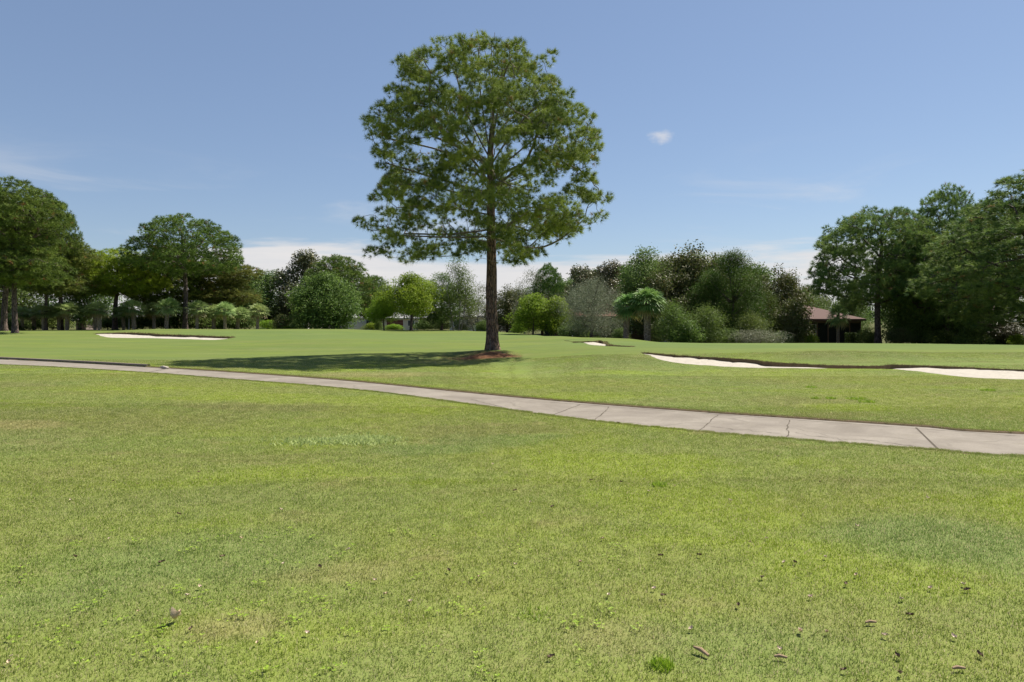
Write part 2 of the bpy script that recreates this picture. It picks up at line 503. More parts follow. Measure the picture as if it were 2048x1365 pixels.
def mat_blades():
    m, w = new_mat("grass_blade")
    c = grass_col(w)
    t = w.n('ShaderNodeAttribute', attribute_name='tint').outputs['Fac']
    r = w.n('ShaderNodeObjectInfo').outputs['Random']
    c2 = w.mix(w.remap(t, 0.0, 0.45, 0.55, 0.0), c, (0.09, 0.14, 0.03))
    c2 = w.mix(w.remap(t, 0.55, 0.84, 0.0, 0.40), c2, (0.38, 0.42, 0.13))
    c2 = w.mix(w.remap(t, 0.79, 0.81, 0.0, 0.9), c2, (0.52, 0.45, 0.28))
    c2 = w.mix(w.math('MULTIPLY', r, 0.10), c2, (0.10, 0.15, 0.03))
    c2 = w.n('ShaderNodeHueSaturation', {'Hue': 0.503, 'Saturation': 1.07, 'Value': 1.06, 'Color': c2}).outputs[0]
    return finish(m, w, c2, 0.55, 0.2, transl=0.42)


def mat_lime():
    m, w = new_mat("lime_grass")
    t = w.n('ShaderNodeAttribute', attribute_name='tint').outputs['Fac']
    c = w.mix(t, (0.16, 0.28, 0.012), (0.34, 0.46, 0.05))
    return finish(m, w, c, 0.5, 0.3, transl=0.3)


def mat_seed_grass():
    m, w = new_mat("pale_grass")
    t = w.n('ShaderNodeAttribute', attribute_name='tint').outputs['Fac']
    c = w.mix(t, (0.22, 0.29, 0.07), (0.52, 0.59, 0.26))
    return finish(m, w, c, 0.6, 0.15, transl=0.5)


def mat_lip():
    m, w = new_mat("rough_lip_grass")
    t = w.n('ShaderNodeAttribute', attribute_name='tint').outputs['Fac']
    c = w.mix(w.remap(t, 0.0, 0.6), (0.11, 0.08, 0.045), (0.27, 0.21, 0.11))
    c = w.mix(w.remap(t, 0.6, 0.9), c, (0.17, 0.21, 0.07))
    return finish(m, w, c, 0.8, 0.1, transl=0.15)


def mat_sand():
    m, w = new_mat("bunker_sand")
    pos = w.n('ShaderNodeNewGeometry').outputs['Position']
    n = w.noise(pos, 3.5, 6, 0.65); n2 = w.noise(w.scalevec(pos, (0.6, 5, 1)), 2.0, 3, 0.6)
    c = w.mix(n, (0.33, 0.298, 0.250), (0.44, 0.408, 0.352))
    c = w.mix(w.math('MULTIPLY', w.remap(n2, 0.55, 0.75), 0.35), c, (0.27, 0.235, 0.19))
    return finish(m, w, c, 0.95, 0.1, w.math('ADD', n, n2), 0.9, 0.08)


def mat_concrete():
    m, w = new_mat("path_concrete")
    pos = w.n('ShaderNodeNewGeometry').outputs['Position']
    n = w.noise(w.scalevec(pos, (1, 1, 0)), 0.8, 7, 0.68, 0.4); n2 = w.noise(pos, 30, 4, 0.7); n3 = w.noise(w.scalevec(pos, (1, 1, 0)), 3.2, 6, 0.7, 1.0)
    c = w.mix(w.remap(n, 0.3, 0.7), (0.152, 0.132, 0.108), (0.240, 0.214, 0.178))
    c = w.mix(w.math('MULTIPLY', w.remap(n2, 0.5, 0.72), 0.45), c, (0.13, 0.11, 0.085))
    c = w.mix(w.math('MULTIPLY', w.remap(n2, 0.42, 0.25), 0.4), c, (0.36, 0.33, 0.295))
    c = w.mix(w.math('MULTIPLY', w.remap(n3, 0.52, 0.72), 0.6), c, (0.17, 0.15, 0.11))
    v = w.n('ShaderNodeTexVoronoi', {'Vector': w.n('ShaderNodeVectorMath', {0: w.scalevec(pos, (1, 1, 0)), 1: w.scalevec(w.n('ShaderNodeTexNoise', {'Vector': pos, 'Scale': 1.6, 'Detail': 5.0}).outputs['Color'], (.7, .7, 0))}, operation='ADD').outputs[0], 'Scale': 0.42}, feature='DISTANCE_TO_EDGE')
    cr = w.remap(v.outputs['Distance'], 0.004, 0.016, 1.0, 0.0)
    cr = w.math('MULTIPLY', cr, w.remap(n, 0.42, 0.6))
    c = w.mix(w.math('MULTIPLY', cr, 0.35), c, (0.07, 0.06, 0.045))
    hgt = w.math('SUBTRACT', w.math('MULTIPLY', n2, 0.6), cr)
    return finish(m, w, c, 0.9, 0.2, hgt, 0.35, 0.01)


def mat_bark(name, base, flake, dark, sc=1.0, axis=(7, 7, 1.3)):
    m, w = new_mat(name)
    pos = w.n('ShaderNodeTexCoord').outputs['Object']
    wn = w.n('ShaderNodeTexNoise', {'Vector': pos, 'Scale': 3.0 * sc, 'Detail': 3.0}).outputs['Color']
    pv = w.n('ShaderNodeVectorMath', {0: w.scalevec(pos, tuple(a * sc for a in axis)), 1: wn}, operation='ADD').outputs[0]
    v = w.n('ShaderNodeTexVoronoi', {'Vector': pv, 'Scale': 1.6}, feature='DISTANCE_TO_EDGE').outputs['Distance']
    n = w.noise(pv, 2.5, 5, 0.7)
    c = w.mix(w.remap(n, 0.35, 0.68), base, flake)
    n2 = w.noise(pos, 0.9 * sc, 3, 0.6)
    c = w.mix(w.math('MULTIPLY', w.remap(n2, 0.45, 0.7), 0.5), c, tuple(b * 0.7 + 0.03 for b in base))
    c = w.mix(w.remap(v, 0.02, 0.16, 0.85, 0.0), c, dark)
    hgt = w.math('ADD', w.math('MULTIPLY', w.remap(v, 0.0, 0.25), 1.0), w.math('MULTIPLY', n, 0.4))
    return finish(m, w, c, 0.9, 0.15, hgt, 0.9, 0.04)


def mat_leaf(name, a, b, c_, rough=0.5, spec=0.35, transl=0.25, under=None, hue=0.03):
    """a = main, b = fresh, c_ = rare/dry ; tint attribute picks"""
    m, w = new_mat(name)
    t = w.n('ShaderNodeAttribute', attribute_name='tint').outputs['Fac']
    r = w.n('ShaderNodeObjectInfo').outputs['Random']
    pos = w.n('ShaderNodeNewGeometry').outputs['Position']
    big = w.noise(pos, 0.45, 3, 0.6)
    c = w.mix(w.remap(t, 0.1, 0.85), a, b)
    c = w.mix(w.math('MULTIPLY', w.remap(big, 0.4, 0.65), 0.4), c, b)
    c = w.mix(w.remap(t, 0.88, 0.93), c, c_)
    if under is not None:
        bf = w.n('ShaderNodeNewGeometry').outputs['Backfacing']
        c = w.mix(bf, c, under)
    hs = w.n('ShaderNodeHueSaturation', {'Hue': w.remap(r, 0, 1, 0.5 - hue * 0.5, 0.5 + hue * 0.5), 'Saturation': 1.0, 'Value': w.remap(r, 0, 1, 0.92, 1.1), 'Fac': 1.0, 'Color': c})
    return finish(m, w, hs.outputs[0], rough, spec, transl=transl)


M = {}
M['turf'] = mat_lawn(); M['blade'] = mat_blades(); M['lime'] = mat_lime(); M['pale'] = mat_seed_grass(); M['lip'] = mat_lip()
M['sand'] = mat_sand(); M['path'] = mat_concrete()
M['bark_pine'] = mat_bark('pine_bark', (0.135, 0.100, 0.085), (0.30, 0.185, 0.125), (0.03, 0.022, 0.020))
M['bark_far'] = mat_bark('grey_bark', (0.115, 0.088, 0.078), (0.20, 0.15, 0.125), (0.035, 0.027, 0.025), 0.8)
M['bark_limb'] = mat_bark('limb_bark', (0.27, 0.235, 0.20), (0.38, 0.33, 0.27), (0.10, 0.08, 0.07), 2.0, (5, 5, 5))
M['bark_pale'] = mat_bark('pale_bark', (0.26, 0.24, 0.20), (0.36, 0.33, 0.28), (0.10, 0.09, 0.07), 1.2)
M['bark_palm'] = mat_bark('palm_bark', (0.38, 0.31, 0.24), (0.56, 0.48, 0.38), (0.09, 0.065, 0.045), 1.0, (6, 6, 7))
M['needle'] = mat_leaf('pine_needle', (0.066, 0.102, 0.026), (0.315, 0.360, 0.068), (0.26, 0.17, 0.06), 0.6, 0.14, 0.2)
M['needle_far'] = mat_leaf('pine_needle_dark', (0.042, 0.088, 0.020), (0.185, 0.275, 0.048), (0.26, 0.16, 0.05), 0.6, 0.14, 0.22)
M['needle_lime'] = mat_leaf('pine_needle_lime', (0.130, 0.195, 0.018), (0.340, 0.410, 0.040), (0.26, 0.24, 0.05), 0.6, 0.15, 0.3)
M['needle_brown'] = mat_leaf('pine_needle_brown', (0.070, 0.115, 0.026), (0.215, 0.240, 0.050), (0.28, 0.14, 0.05), 0.6, 0.15, 0.28)
M['needle_blue'] = mat_leaf('pine_needle_cool', (0.055, 0.120, 0.036), (0.225, 0.310, 0.070), (0.22, 0.15, 0.05), 0.6, 0.15, 0.32)
M['leaf_dark'] = mat_leaf('oak_leaf', (0.045, 0.088, 0.022), (0.145, 0.205, 0.048), (0.15, 0.13, 0.05), 0.6, 0.15, 0.35)
M['leaf_mag'] = mat_leaf('magnolia_leaf', (0.036, 0.075, 0.018), (0.125, 0.170, 0.036), (0.16, 0.13, 0.05), 0.55, 0.18, 0.25, under=(0.095, 0.100, 0.032))
M['leaf_bright'] = mat_leaf('laurel_leaf', (0.075, 0.150, 0.014), (0.230, 0.340, 0.028), (0.24, 0.27, 0.05), 0.6, 0.18, 0.45)
M['leaf_mid'] = mat_leaf('ivy_leaf', (0.024, 0.062, 0.014), (0.145, 0.200, 0.040), (0.13, 0.17, 0.05), 0.6, 0.18, 0.42)
M['leaf_grey'] = mat_leaf('olive_leaf', (0.105, 0.125, 0.072), (0.215, 0.235, 0.145), (0.25, 0.21, 0.13), 0.6, 0.25, 0.25)
M['leaf_cedar'] = mat_leaf('cedar_leaf', (0.022, 0.058, 0.012), (0.085, 0.140, 0.022), (0.14, 0.11, 0.04), 0.6, 0.12, 0.3)
M['leaf_brown'] = mat_leaf('bronze_leaf', (0.058, 0.066, 0.026), (0.140, 0.140, 0.055), (0.18, 0.12, 0.05), 0.45, 0.4, 0.15)
M['frond'] = mat_leaf('palm_frond', (0.110, 0.175, 0.050), (0.330, 0.420, 0.150), (0.32, 0.27, 0.12), 0.5, 0.25, 0.28)
M['frond_green'] = mat_leaf('palm_frond_green', (0.060, 0.130, 0.030), (0.22, 0.34, 0.09), (0.30, 0.26, 0.10), 0.5, 0.25, 0.28)
M['straw'] = plain('pine_straw', (0.34, 0.180, 0.100), 0.9, 0.1, 0.3, 30, 0.6)
M['soil'] = plain('soil_edge', (0.15, 0.11, 0.065), 0.95, 0.1, 0.35, 12, 0.6)
M['groove'] = plain('joint_groove', (0.085, 0.072, 0.055), 0.95, 0.1, 0.3, 12, 0.3)
M['kerb'] = plain('kerb_concrete', (0.20, 0.165, 0.125), 0.9, 0.2, 0.3, 9, 0.5)
M['stone'] = plain('pale_stone', (0.36, 0.32, 0.27), 0.9, 0.2, 0.25, 14, 0.5)
M['dead_tan'] = plain('dead_leaf_tan', (0.56, 0.42, 0.28), 0.7, 0.3, 0.25, 40, 0.4)
M['dead_brown'] = plain('dead_leaf_brown', (0.15, 0.10, 0.06), 0.7, 0.3, 0.3, 40, 0.4)
M['dead_pale'] = plain('dead_leaf_pale', (0.62, 0.50, 0.38), 0.7, 0.3, 0.2, 40, 0.4)
M['bark_chip'] = plain('bark_chip', (0.34, 0.24, 0.15), 0.9, 0.2, 0.3, 30, 0.6)

# ------------------------------------------------------------------ ground, path, bunkers
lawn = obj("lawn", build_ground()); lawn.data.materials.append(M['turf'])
tag(lawn, "broad mown green golf course lawn", kind='structure')


def build_path():
    L = np.array(PATH)
    pts = []
    for i in range(0, len(near_e), 1):
        a = near_e[i]; b = far_e[min(i, len(far_e) - 1)]
        for t in (0.2, 0.4, 0.6, 0.8): pts.append(tuple(a * (1 - t) + b * t))
    V, T = cdt(pts, [PATH], lambda x, y: inpoly(x, y, PATH))
    Z = hfun(V[:, 0], V[:, 1]) - 0.022
    me = mesh_np("cart_path", np.column_stack([V, Z]), T, M['path'], smooth=True)
    o = obj("cart_path", me); tag(o, "cracked grey concrete cart path crossing the lawn", kind='structure')
    # soil edges: the lawn is cut a little above the slab
    for nm, e, s in (("far", far_e, 1), ("near", near_e, -1)):
        n = len(e); d = np.gradient(e, axis=0); d /= np.linalg.norm(d, axis=1)[:, None]
        nrm = np.column_stack([-d[:, 1], d[:, 0]]) * s
        depth = 0.05 if s > 0 else 0.03
        A = e + nrm * 0.0; zt = hfun(A[:, 0], A[:, 1]) + (0.012 if s > 0 else 0.0)
        B = e - nrm * (0.035 if s > 0 else 0.0)
        Cc = e + nrm * 0.06
        V = np.concatenate([np.column_stack([Cc, hfun(Cc[:, 0], Cc[:, 1]) + 0.004]), np.column_stack([A, zt]), np.column_stack([B, hfun(B[:, 0], B[:, 1]) - depth])])
        i = np.arange(n - 1)
        Fq = np.concatenate([np.column_stack([i, i + 1, n + i + 1, n + i]), np.column_stack([n + i, n + i + 1, 2 * n + i + 1, 2 * n + i])])
        if s < 0: Fq = Fq[:, ::-1]
        ed = obj("soil_edge", mesh_np("soil_edge", V, Fq, M['soil']), o)
        if s > 0: ed['label'] = "dark cut soil edge along the far side of the path"
    # sawn joints and cracks
    def strip(a, b, wdt, jitter=0.0, n=14, name='path_joint'):
        a = np.array(at(*a)[:2]); b = np.array(at(*b)[:2]); d = b - a; Ln = np.linalg.norm(d); d /= Ln; nr = np.array([-d[1], d[0]])
        r = random.Random(int(a[0] * 1000)); off = 0; V = []
        for k in range(n + 1):
            off += r.gauss(0, jitter); off *= 0.9
            p = a + d * Ln * k / n + nr * off
            ww = wdt * (1 if jitter == 0 else r.uniform(0.4, 1.3))
            for s in (-1, 1):
                q = p + nr * ww * s; V.append((q[0], q[1], h(q[0], q[1]) - 0.022 + 0.003))
        i = np.arange(n) * 2
        obj(name, mesh_np(name, V, np.column_stack([i, i + 2, i + 3, i + 1]), M['groove']), o)
    strip((1832, 853), (1880, 899), 0.013)
    strip((1436, 828), (1398, 860), 0.008, 0.008, name='crack')
    strip((1573, 838), (1562, 873), 0.009, 0.022, name='crack')
    strip((1216, 812), (1186, 839), 0.010, 0.008, name='crack')
    strip((1160, 808), (1110, 827), 0.009, 0.008, name='crack')
    strip((1590, 863), (1830, 888), 0.008, 0.03, 30, name='crack')
    strip((1420, 852), (1560, 864), 0.007, 0.03, 30, name='crack')
    strip((1880, 896), (2048, 909), 0.008, 0.02, 20, name='crack')
    strip((940, 797), (1050, 822), 0.007, 0.02, 20, name='crack')
    strip((330, 737.5), (292, 744.5), 0.02, 0.0)
    strip((1100, 803), (2040, 870), 0.009, 0.006, 60, name='crack')


build_path()


def build_bunker(i, nm, poly, nf, lip):
    L = np.array(poly)
    x0, y0 = L.min(0); x1, y1 = L.max(0)
    r = np.random.default_rng(i)
    G = []
    s = 0.45
    for X in np.arange(x0, x1, s):
        for Y in np.arange(y0, y1, s): G.append((X + r.uniform(-.1, .1), Y + r.uniform(-.1, .1)))
    G = np.array(G); G = G[inpoly(G[:, 0], G[:, 1], poly)]
    G = G[polydist(G[:, 0], G[:, 1], poly) > 0.12]
    V, T = cdt([tuple(g) for g in G], [poly], lambda x, y: inpoly(x, y, poly))
    near = L[nf:]
    dn = polydist(V[:, 0], V[:, 1], near, closed=False)
    wd = 2.2 if nm != 'left' else 5.0
    far = L[:nf + 1]
    def lipf(x):
        return lip * (1 + 4.6 * np.exp(-((x - at(1690, 735)[0]) / 2.3) ** 2)) if nm == 'right' else lip
    def sandz(x, y, dn):
        df = polydist(x, y, far, closed=False)
        return hfun(x, y) - 0.012 - lipf(x) * (dn / (dn + df + 1e-3)) ** 2.2
    Z = sandz(V[:, 0], V[:, 1], dn) + (r.normal(0, 0.014, len(V)) + .03 * np.sin(V[:, 0] * 1.7) * np.sin(V[:, 1] * 2.3)) * sstep(0, .8, dn)
    lab = {"right": "long pale sand bunker below the green at the right", "left": "pale sand bunker in front of the palm row", "mid": "short sand bunker before the paired palms"}[nm]
    root = obj("sand_bunker", mesh_np("sand_bunker", np.column_stack([V, Z]), T, M['sand'], smooth=True))
    tag(root, lab, kind='structure')
    # cut face round the rim, and rough grass hanging over it
    n = len(L); dnl = polydist(L[:, 0], L[:, 1], near, closed=False)
    zt = hfun(L[:, 0], L[:, 1]) + 0.004; zb = np.minimum(sandz(L[:, 0], L[:, 1], dnl) - 0.06, zt - 0.03)
    Vv = np.concatenate([np.column_stack([L, zt]), np.column_stack([L, zb])])
    k = np.arange(n); k2 = (k + 1) % n
    obj("cut_edge", mesh_np("cut_edge", Vv, np.column_stack([k, k2, n + k2, n + k]), M['soil']), root)
    # lip blades
    seg = np.linalg.norm(np.roll(L, -1, 0) - L, axis=1); farseg = np.where(k < nf)[0]
    cnt = int(seg[farseg].sum() * (260 if nm != 'left' else 120))
    pick = r.choice(farseg, cnt, p=seg[farseg] / seg[farseg].sum()); t = r.random(cnt)[:, None]
    P = L[pick] * (1 - t) + L[(pick + 1) % n] * t
    P = P + np.column_stack([r.normal(0, .05, cnt), np.abs(r.normal(0, .07, cnt))])
    z = hfun(P[:, 0], P[:, 1]) - r.random(cnt) ** 2 * lip * 0.8
    bl = r.uniform(0.035, 0.085, cnt) * (1 if nm != 'left' else 2.2)
    ang = r.uniform(0, 2 * np.pi, cnt); wx = np.column_stack([np.cos(ang), np.sin(ang), np.zeros(cnt)]) * (0.008 if nm != 'left' else 0.02)
    base = np.column_stack([P, z]); dirv = np.column_stack([r.normal(0, .5, cnt), -np.abs(r.normal(0.3, .4, cnt)), r.uniform(-0.3, 0.8, cnt)])
    dirv /= np.linalg.norm(dirv, axis=1)[:, None]
    tip = base + dirv * bl[:, None]
    V = np.stack([base - wx, base + wx, tip], 1).reshape(-1, 3)
    T = np.arange(cnt * 3).reshape(-1, 3)
    g = obj("grass_lip", mesh_np("grass_lip", V, T, M['lip'], {'tint': np.repeat(r.random(cnt), 3)}), root)
    g['kind'] = 'stuff'


for i, b in enumerate(BUNKERS): build_bunker(i, *b)


def build_kerb():
    e = far_e
    pts = [p for p in e if -36 < p[0] < at(318, 735)[0]]
    pts = np.array(pts); d = np.gradient(pts, axis=0); d /= np.linalg.norm(d, axis=1)[:, None]; nr = np.column_stack([-d[:, 1], d[:, 0]])
    prof = [(0.02, -0.05), (0.02, 0.055), (0.04, 0.07), (0.13, 0.07), (0.15, 0.055), (0.15, -0.05)]
    n = len(pts); V = []
    for i in range(n):
        z = h(*pts[i])
        for (o_, dz) in prof: V.append((pts[i][0] + nr[i][0] * o_, pts[i][1] + nr[i][1] * o_, z + dz))
    m = len(prof); Fq = []
    for i in range(n - 1):
        for k in range(m - 1): Fq.append((i * m + k, (i + 1) * m + k, (i + 1) * m + k + 1, i * m + k + 1))
    Fq += [((n - 1) * m + 0, (n - 1) * m + 1, (n - 1) * m + 4, (n - 1) * m + 5), ((n - 1) * m + 1, (n - 1) * m + 2, (n - 1) * m + 3, (n - 1) * m + 4)]
    o = obj("kerb", mesh_np("kerb", V, np.array(Fq), M['kerb']))
    tag(o, "low weathered concrete kerb along far edge of the path at the left", "kerb")
    for k, (px, py, s) in enumerate([(329, 736.5, 0.10)]):
        st = rock("kerb_stone", s, 5)
        q = at(px, py); st.location = (q[0], q[1], q[2] + 0.02); st.scale = (1.5, .7, .5); st.rotation_euler = (0, 0.1, -0.4)
        tag(st, "pale loose stone lying just past the end of the kerb", "stone")


def rock(name, s, seed):
    import bmesh
    bm = bmesh.new(); bmesh.ops.create_icosphere(bm, subdivisions=3, radius=s)
    r = np.random.default_rng(seed); ph = r.uniform(0, 6, 6)
    for v in bm.verts:
        d = v.co.normalized(); k = 1 + 0.13 * math.sin(d.x * 4 + ph[0]) + 0.1 * math.sin(d.y * 6 + ph[1]) + 0.08 * math.sin(d.z * 7 + ph[2] + d.x * 3)
        v.co = v.co * k
    me = bpy.data.meshes.new(name); bm.to_mesh(me); bm.free(); me.materials.append(M['stone'])
    me.polygons.foreach_set('use_smooth', [True] * len(me.polygons))
    return obj(name, me)


build_kerb()


def build_straw():
    """needle litter ring round the big pine: a thin mound of thousands of needles"""
    r = np.random.default_rng(11)
    L = PINE_MULCH; s = 0.12
    x0, y0 = L.min(0); x1, y1 = L.max(0)
    G = np.array([(X, Y) for X in np.arange(x0, x1, s) for Y in np.arange(y0, y1, s)])
    G = G[inpoly(G[:, 0], G[:, 1], L)]; G = G[polydist(G[:, 0], G[:, 1], L) > 0.05]
    V, T = cdt([tuple(g) for g in G], [L], lambda x, y: inpoly(x, y, L))
    d = polydist(V[:, 0], V[:, 1], L)
    Z = hfun(V[:, 0], V[:, 1]) + 0.05 * sstep(0, 0.4, d) + 0.003 + r.normal(0, .006, len(V)) * sstep(0, .2, d)
    bed = np.column_stack([V, Z])
    cnt = 14000
    P = np.column_stack([r.uniform(x0 - 3.2, x1 + .4, cnt * 3), r.uniform(y0 - 1.6, y1 + .4, cnt * 3)])
    ins = inpoly(P[:, 0], P[:, 1], L); dd = polydist(P[:, 0], P[:, 1], L)
    keep = ins | (r.random(len(P)) < np.exp(-dd / 0.35) * 0.5) | (r.random(len(P)) < 0.05 * (P[:, 0] < PINE_X) * np.exp(-dd / 2.5))
    P = P[keep]; dd = dd[keep]; ins = ins[keep]; cnt = len(P)
    z = hfun(P[:, 0], P[:, 1]) + np.where(ins, 0.05 * sstep(0, .4, dd), 0) + 0.012 + r.random(cnt) * .012
    a = r.uniform(0, np.pi * 2, cnt); ln = r.uniform(.06, .13, cnt); w_ = 0.006
    dv = np.column_stack([np.cos(a), np.sin(a), r.normal(0, .12, cnt)]) * ln[:, None]; nv = np.column_stack([-np.sin(a), np.cos(a), np.zeros(cnt)]) * w_
    B = np.column_stack([P, z])
    N = np.stack([B - dv - nv, B - dv + nv, B + dv], 1).reshape(-1, 3)
    allV = np.concatenate([bed, N]); T2 = np.arange(cnt * 3).reshape(-1, 3) + len(bed)
    o = obj("pine_straw", mesh_np("pine_straw", allV, np.concatenate([T, T2]), M['straw']))
    tag(o, "rusty pine straw litter mounded round the foot of the big pine", kind='stuff')
    o['category'] = 'pine straw'


build_straw()


# ------------------------------------------------------------------ grass
def blades(n, R, hmin, hmax, wd, lean, seed, stand=0.0, soft=False):
    r = np.random.default_rng(seed)
    th = r.uniform(0, 2 * np.pi, n); rad = R * np.sqrt(r.random(n)) if not soft else R * np.abs(r.normal(0, .5, n)) * (1 + .3 * np.sin(th * 3 + seed) + .2 * np.sin(th * 5))
    b = np.column_stack([rad * np.cos(th), rad * np.sin(th), np.full(n, -0.006)])
    a = r.uniform(0, 2 * np.pi, n); ll = np.clip(np.abs(r.normal(0, lean, n)), 0, 1.35); hh = r.uniform(hmin, hmax, n)
    d = np.column_stack([np.cos(a) * np.sin(ll), np.sin(a) * np.sin(ll), np.cos(ll)])
    wa = r.uniform(0, 2 * np.pi, n); wv = np.column_stack([np.cos(wa), np.sin(wa), np.zeros(n)]) * wd * 0.5
    mid = b + d * (hh * 0.55)[:, None]; d2 = d * [1.25, 1.25, 0.75]
    tip = mid + d2 * (hh * 0.45)[:, None]
    V = np.stack([b - wv, b + wv, mid + wv * .8, mid - wv * .8, tip], 1).reshape(-1, 3)
    k = np.arange(n) * 5
    q = np.column_stack([k, k + 1, k + 2, k + 3]); t = np.column_stack([k + 3, k + 2, k + 4])
    return V, [q, t], np.repeat(r.random(n), 5)


def build_grass():
    lib = bpy.data.collections.new("grass_tufts")
    for i in range(5):
        V, Fs, tint = blades(120, 0.105, 0.012, 0.032, 0.0036, 0.80, 50 + i)
        o = bpy.data.objects.new("grass_tuft_source", mesh_np("grass_tuft", V, Fs, M['blade'], {'tint': tint}))
        lib.objects.link(o)
    r = np.random.default_rng(5)
    P, S = [], []
    for (y0, y1, dens, sc, zs) in ((1.0, 7.0, 150, 1.0, 1.0), (7.0, 13.0, 100, 1.2, 1.0), (13.0, 20.0, 62, 1.4, .8), (20.0, 28.0, 34, 1.8, .7)):
        wmax = 0.85 * y1 + 1.5
        n = int((y1 - y0) * 2 * wmax * dens)
        g_ = 1 / math.sqrt(dens); gx_, gy_ = np.meshgrid(np.arange(-wmax, wmax, g_), np.arange(y0, y1, g_)); x = gx_.ravel(); y = gy_.ravel()
        x = x + r.uniform(-.5, .5, len(x)) * g_; y = y + r.uniform(-.5, .5, len(y)) * g_
        k = np.abs(x) < 0.85 * y + 1.5
        x, y = x[k], y[k]
        bad = np.zeros(len(x), bool)
        for lp in [PATH] + [b[1] for b in BUNKERS]:
            L = np.array(lp)
            bb = np.where((x > L[:, 0].min() - 1) & (x < L[:, 0].max() + 1) & (y > L[:, 1].min() - 1) & (y < L[:, 1].max() + 1))[0]
            if len(bb):
                bad[bb] |= inpoly(x[bb], y[bb], lp) | (polydist(x[bb], y[bb], lp) < 0.07 * sc)
        bb = inpoly(x, y, PINE_MULCH) | (np.hypot(x - PINE_X, y - PINE_Y) < .6)
        bad |= bb
        x, y = x[~bad], y[~bad]
        P.append(np.column_stack([x, y, hfun(x, y)]))
        S.append(np.column_stack([np.full(len(x), sc), np.full(len(x), sc), zs * r.uniform(.75, 1.25, len(x))]))
    # small tufts right along the path edges
    for e, s in ((near_e, -1), (far_e, 1)):
        d = np.gradient(e, axis=0); d /= np.linalg.norm(d, axis=1)[:, None]; nr = np.column_stack([-d[:, 1], d[:, 0]]) * s
        for i in range(len(e) - 1):
            if abs(e[i][0]) > 0.85 * e[i][1] + 2 or e[i][1] > 30: continue
            L_ = np.linalg.norm(e[i + 1] - e[i]); n = int(L_ * 70)
            t = r.random(n)[:, None]
            q = e[i] * (1 - t) + e[i + 1] * t + nr[i] * (np.abs(r.normal(0.015, .06, n)) + (0.02 if s > 0 else 0.0))[:, None]
            P.append(np.column_stack([q, hfun(q[:, 0], q[:, 1]) + 0.004])); sc = r.uniform(.35, .6, n)
            S.append(np.column_stack([sc, sc, r.uniform(.8, 1.4, n)]))
    P = np.concatenate(P); S = np.concatenate(S); n = len(P)
    e_ = 0.2
    gx = (hfun(P[:, 0] + e_, P[:, 1]) - hfun(P[:, 0] - e_, P[:, 1])) / (2 * e_)
    gy = (hfun(P[:, 0], P[:, 1] + e_) - hfun(P[:, 0], P[:, 1] - e_)) / (2 * e_)
    yaw = r.uniform(0, 2 * np.pi, n)
    # rotation applied X then Y then Z(yaw) : tilt expressed in the yawed frame
    lx = gx * np.cos(yaw) + gy * np.sin(yaw); ly = -gx * np.sin(yaw) + gy * np.cos(yaw)
    R = np.column_stack([np.arctan(ly), -np.arctan(lx), yaw])
    me = bpy.data.meshes.new("mown_grass"); me.vertices.add(n); me.vertices.foreach_set('co', P.astype(np.float32).ravel())
    for k, v in (('rot', R), ('scl', S)):
        a = me.attributes.new(k, 'FLOAT_VECTOR', 'POINT'); a.data.foreach_set('vector', v.astype(np.float32).ravel())
    me.materials.append(M['blade'])
    o = obj("mown_grass", me); tag(o, "short mown grass blades covering the lawn on both sides of the path", kind='stuff'); o['category'] = 'grass'
    g = bpy.data.node_groups.new("scatter_grass", 'GeometryNodeTree')
    g.interface.new_socket(name='Geometry', in_out='INPUT', socket_type='NodeSocketGeometry')
    g.interface.new_socket(name='Geometry', in_out='OUTPUT', socket_type='NodeSocketGeometry')
    gi = g.nodes.new('NodeGroupInput'); go = g.nodes.new('NodeGroupOutput')
    ip = g.nodes.new('GeometryNodeInstanceOnPoints'); ci = g.nodes.new('GeometryNodeCollectionInfo')
    ci.inputs['Collection'].default_value = lib; ci.inputs['Separate Children'].default_value = True; ci.inputs['Reset Children'].default_value = True
    na = g.nodes.new('GeometryNodeInputNamedAttribute'); na.data_type = 'FLOAT_VECTOR'; na.inputs['Name'].default_value = 'rot'
    nb = g.nodes.new('GeometryNodeInputNamedAttribute'); nb.data_type = 'FLOAT_VECTOR'; nb.inputs['Name'].default_value = 'scl'
    L = g.links.new
    L(gi.outputs[0], ip.inputs['Points']); L(ci.outputs[0], ip.inputs['Instance']); ip.inputs['Pick Instance'].default_value = True
    L(na.outputs[0], ip.inputs['Rotation']); L(nb.outputs[0], ip.inputs['Scale']); L(ip.outputs[0], go.inputs[0])
    md = o.modifiers.new('scatter', 'NODES'); md.node_group = g


build_grass()


def clump(name, px, py, n, R, hmin, hmax, wd, lean, mat, label, cat, seed, sx=1.0, group=None):
    V, Fs, tint = blades(n, R, hmin, hmax, wd, lean, seed, soft=(name == 'tall_grass_patch'))
    V[:, 0] *= sx
    q = at(px, py)
    o = obj(name, mesh_np(name, V, Fs, mat, {'tint': tint}), loc=q)
    return tag(o, label, cat, group)


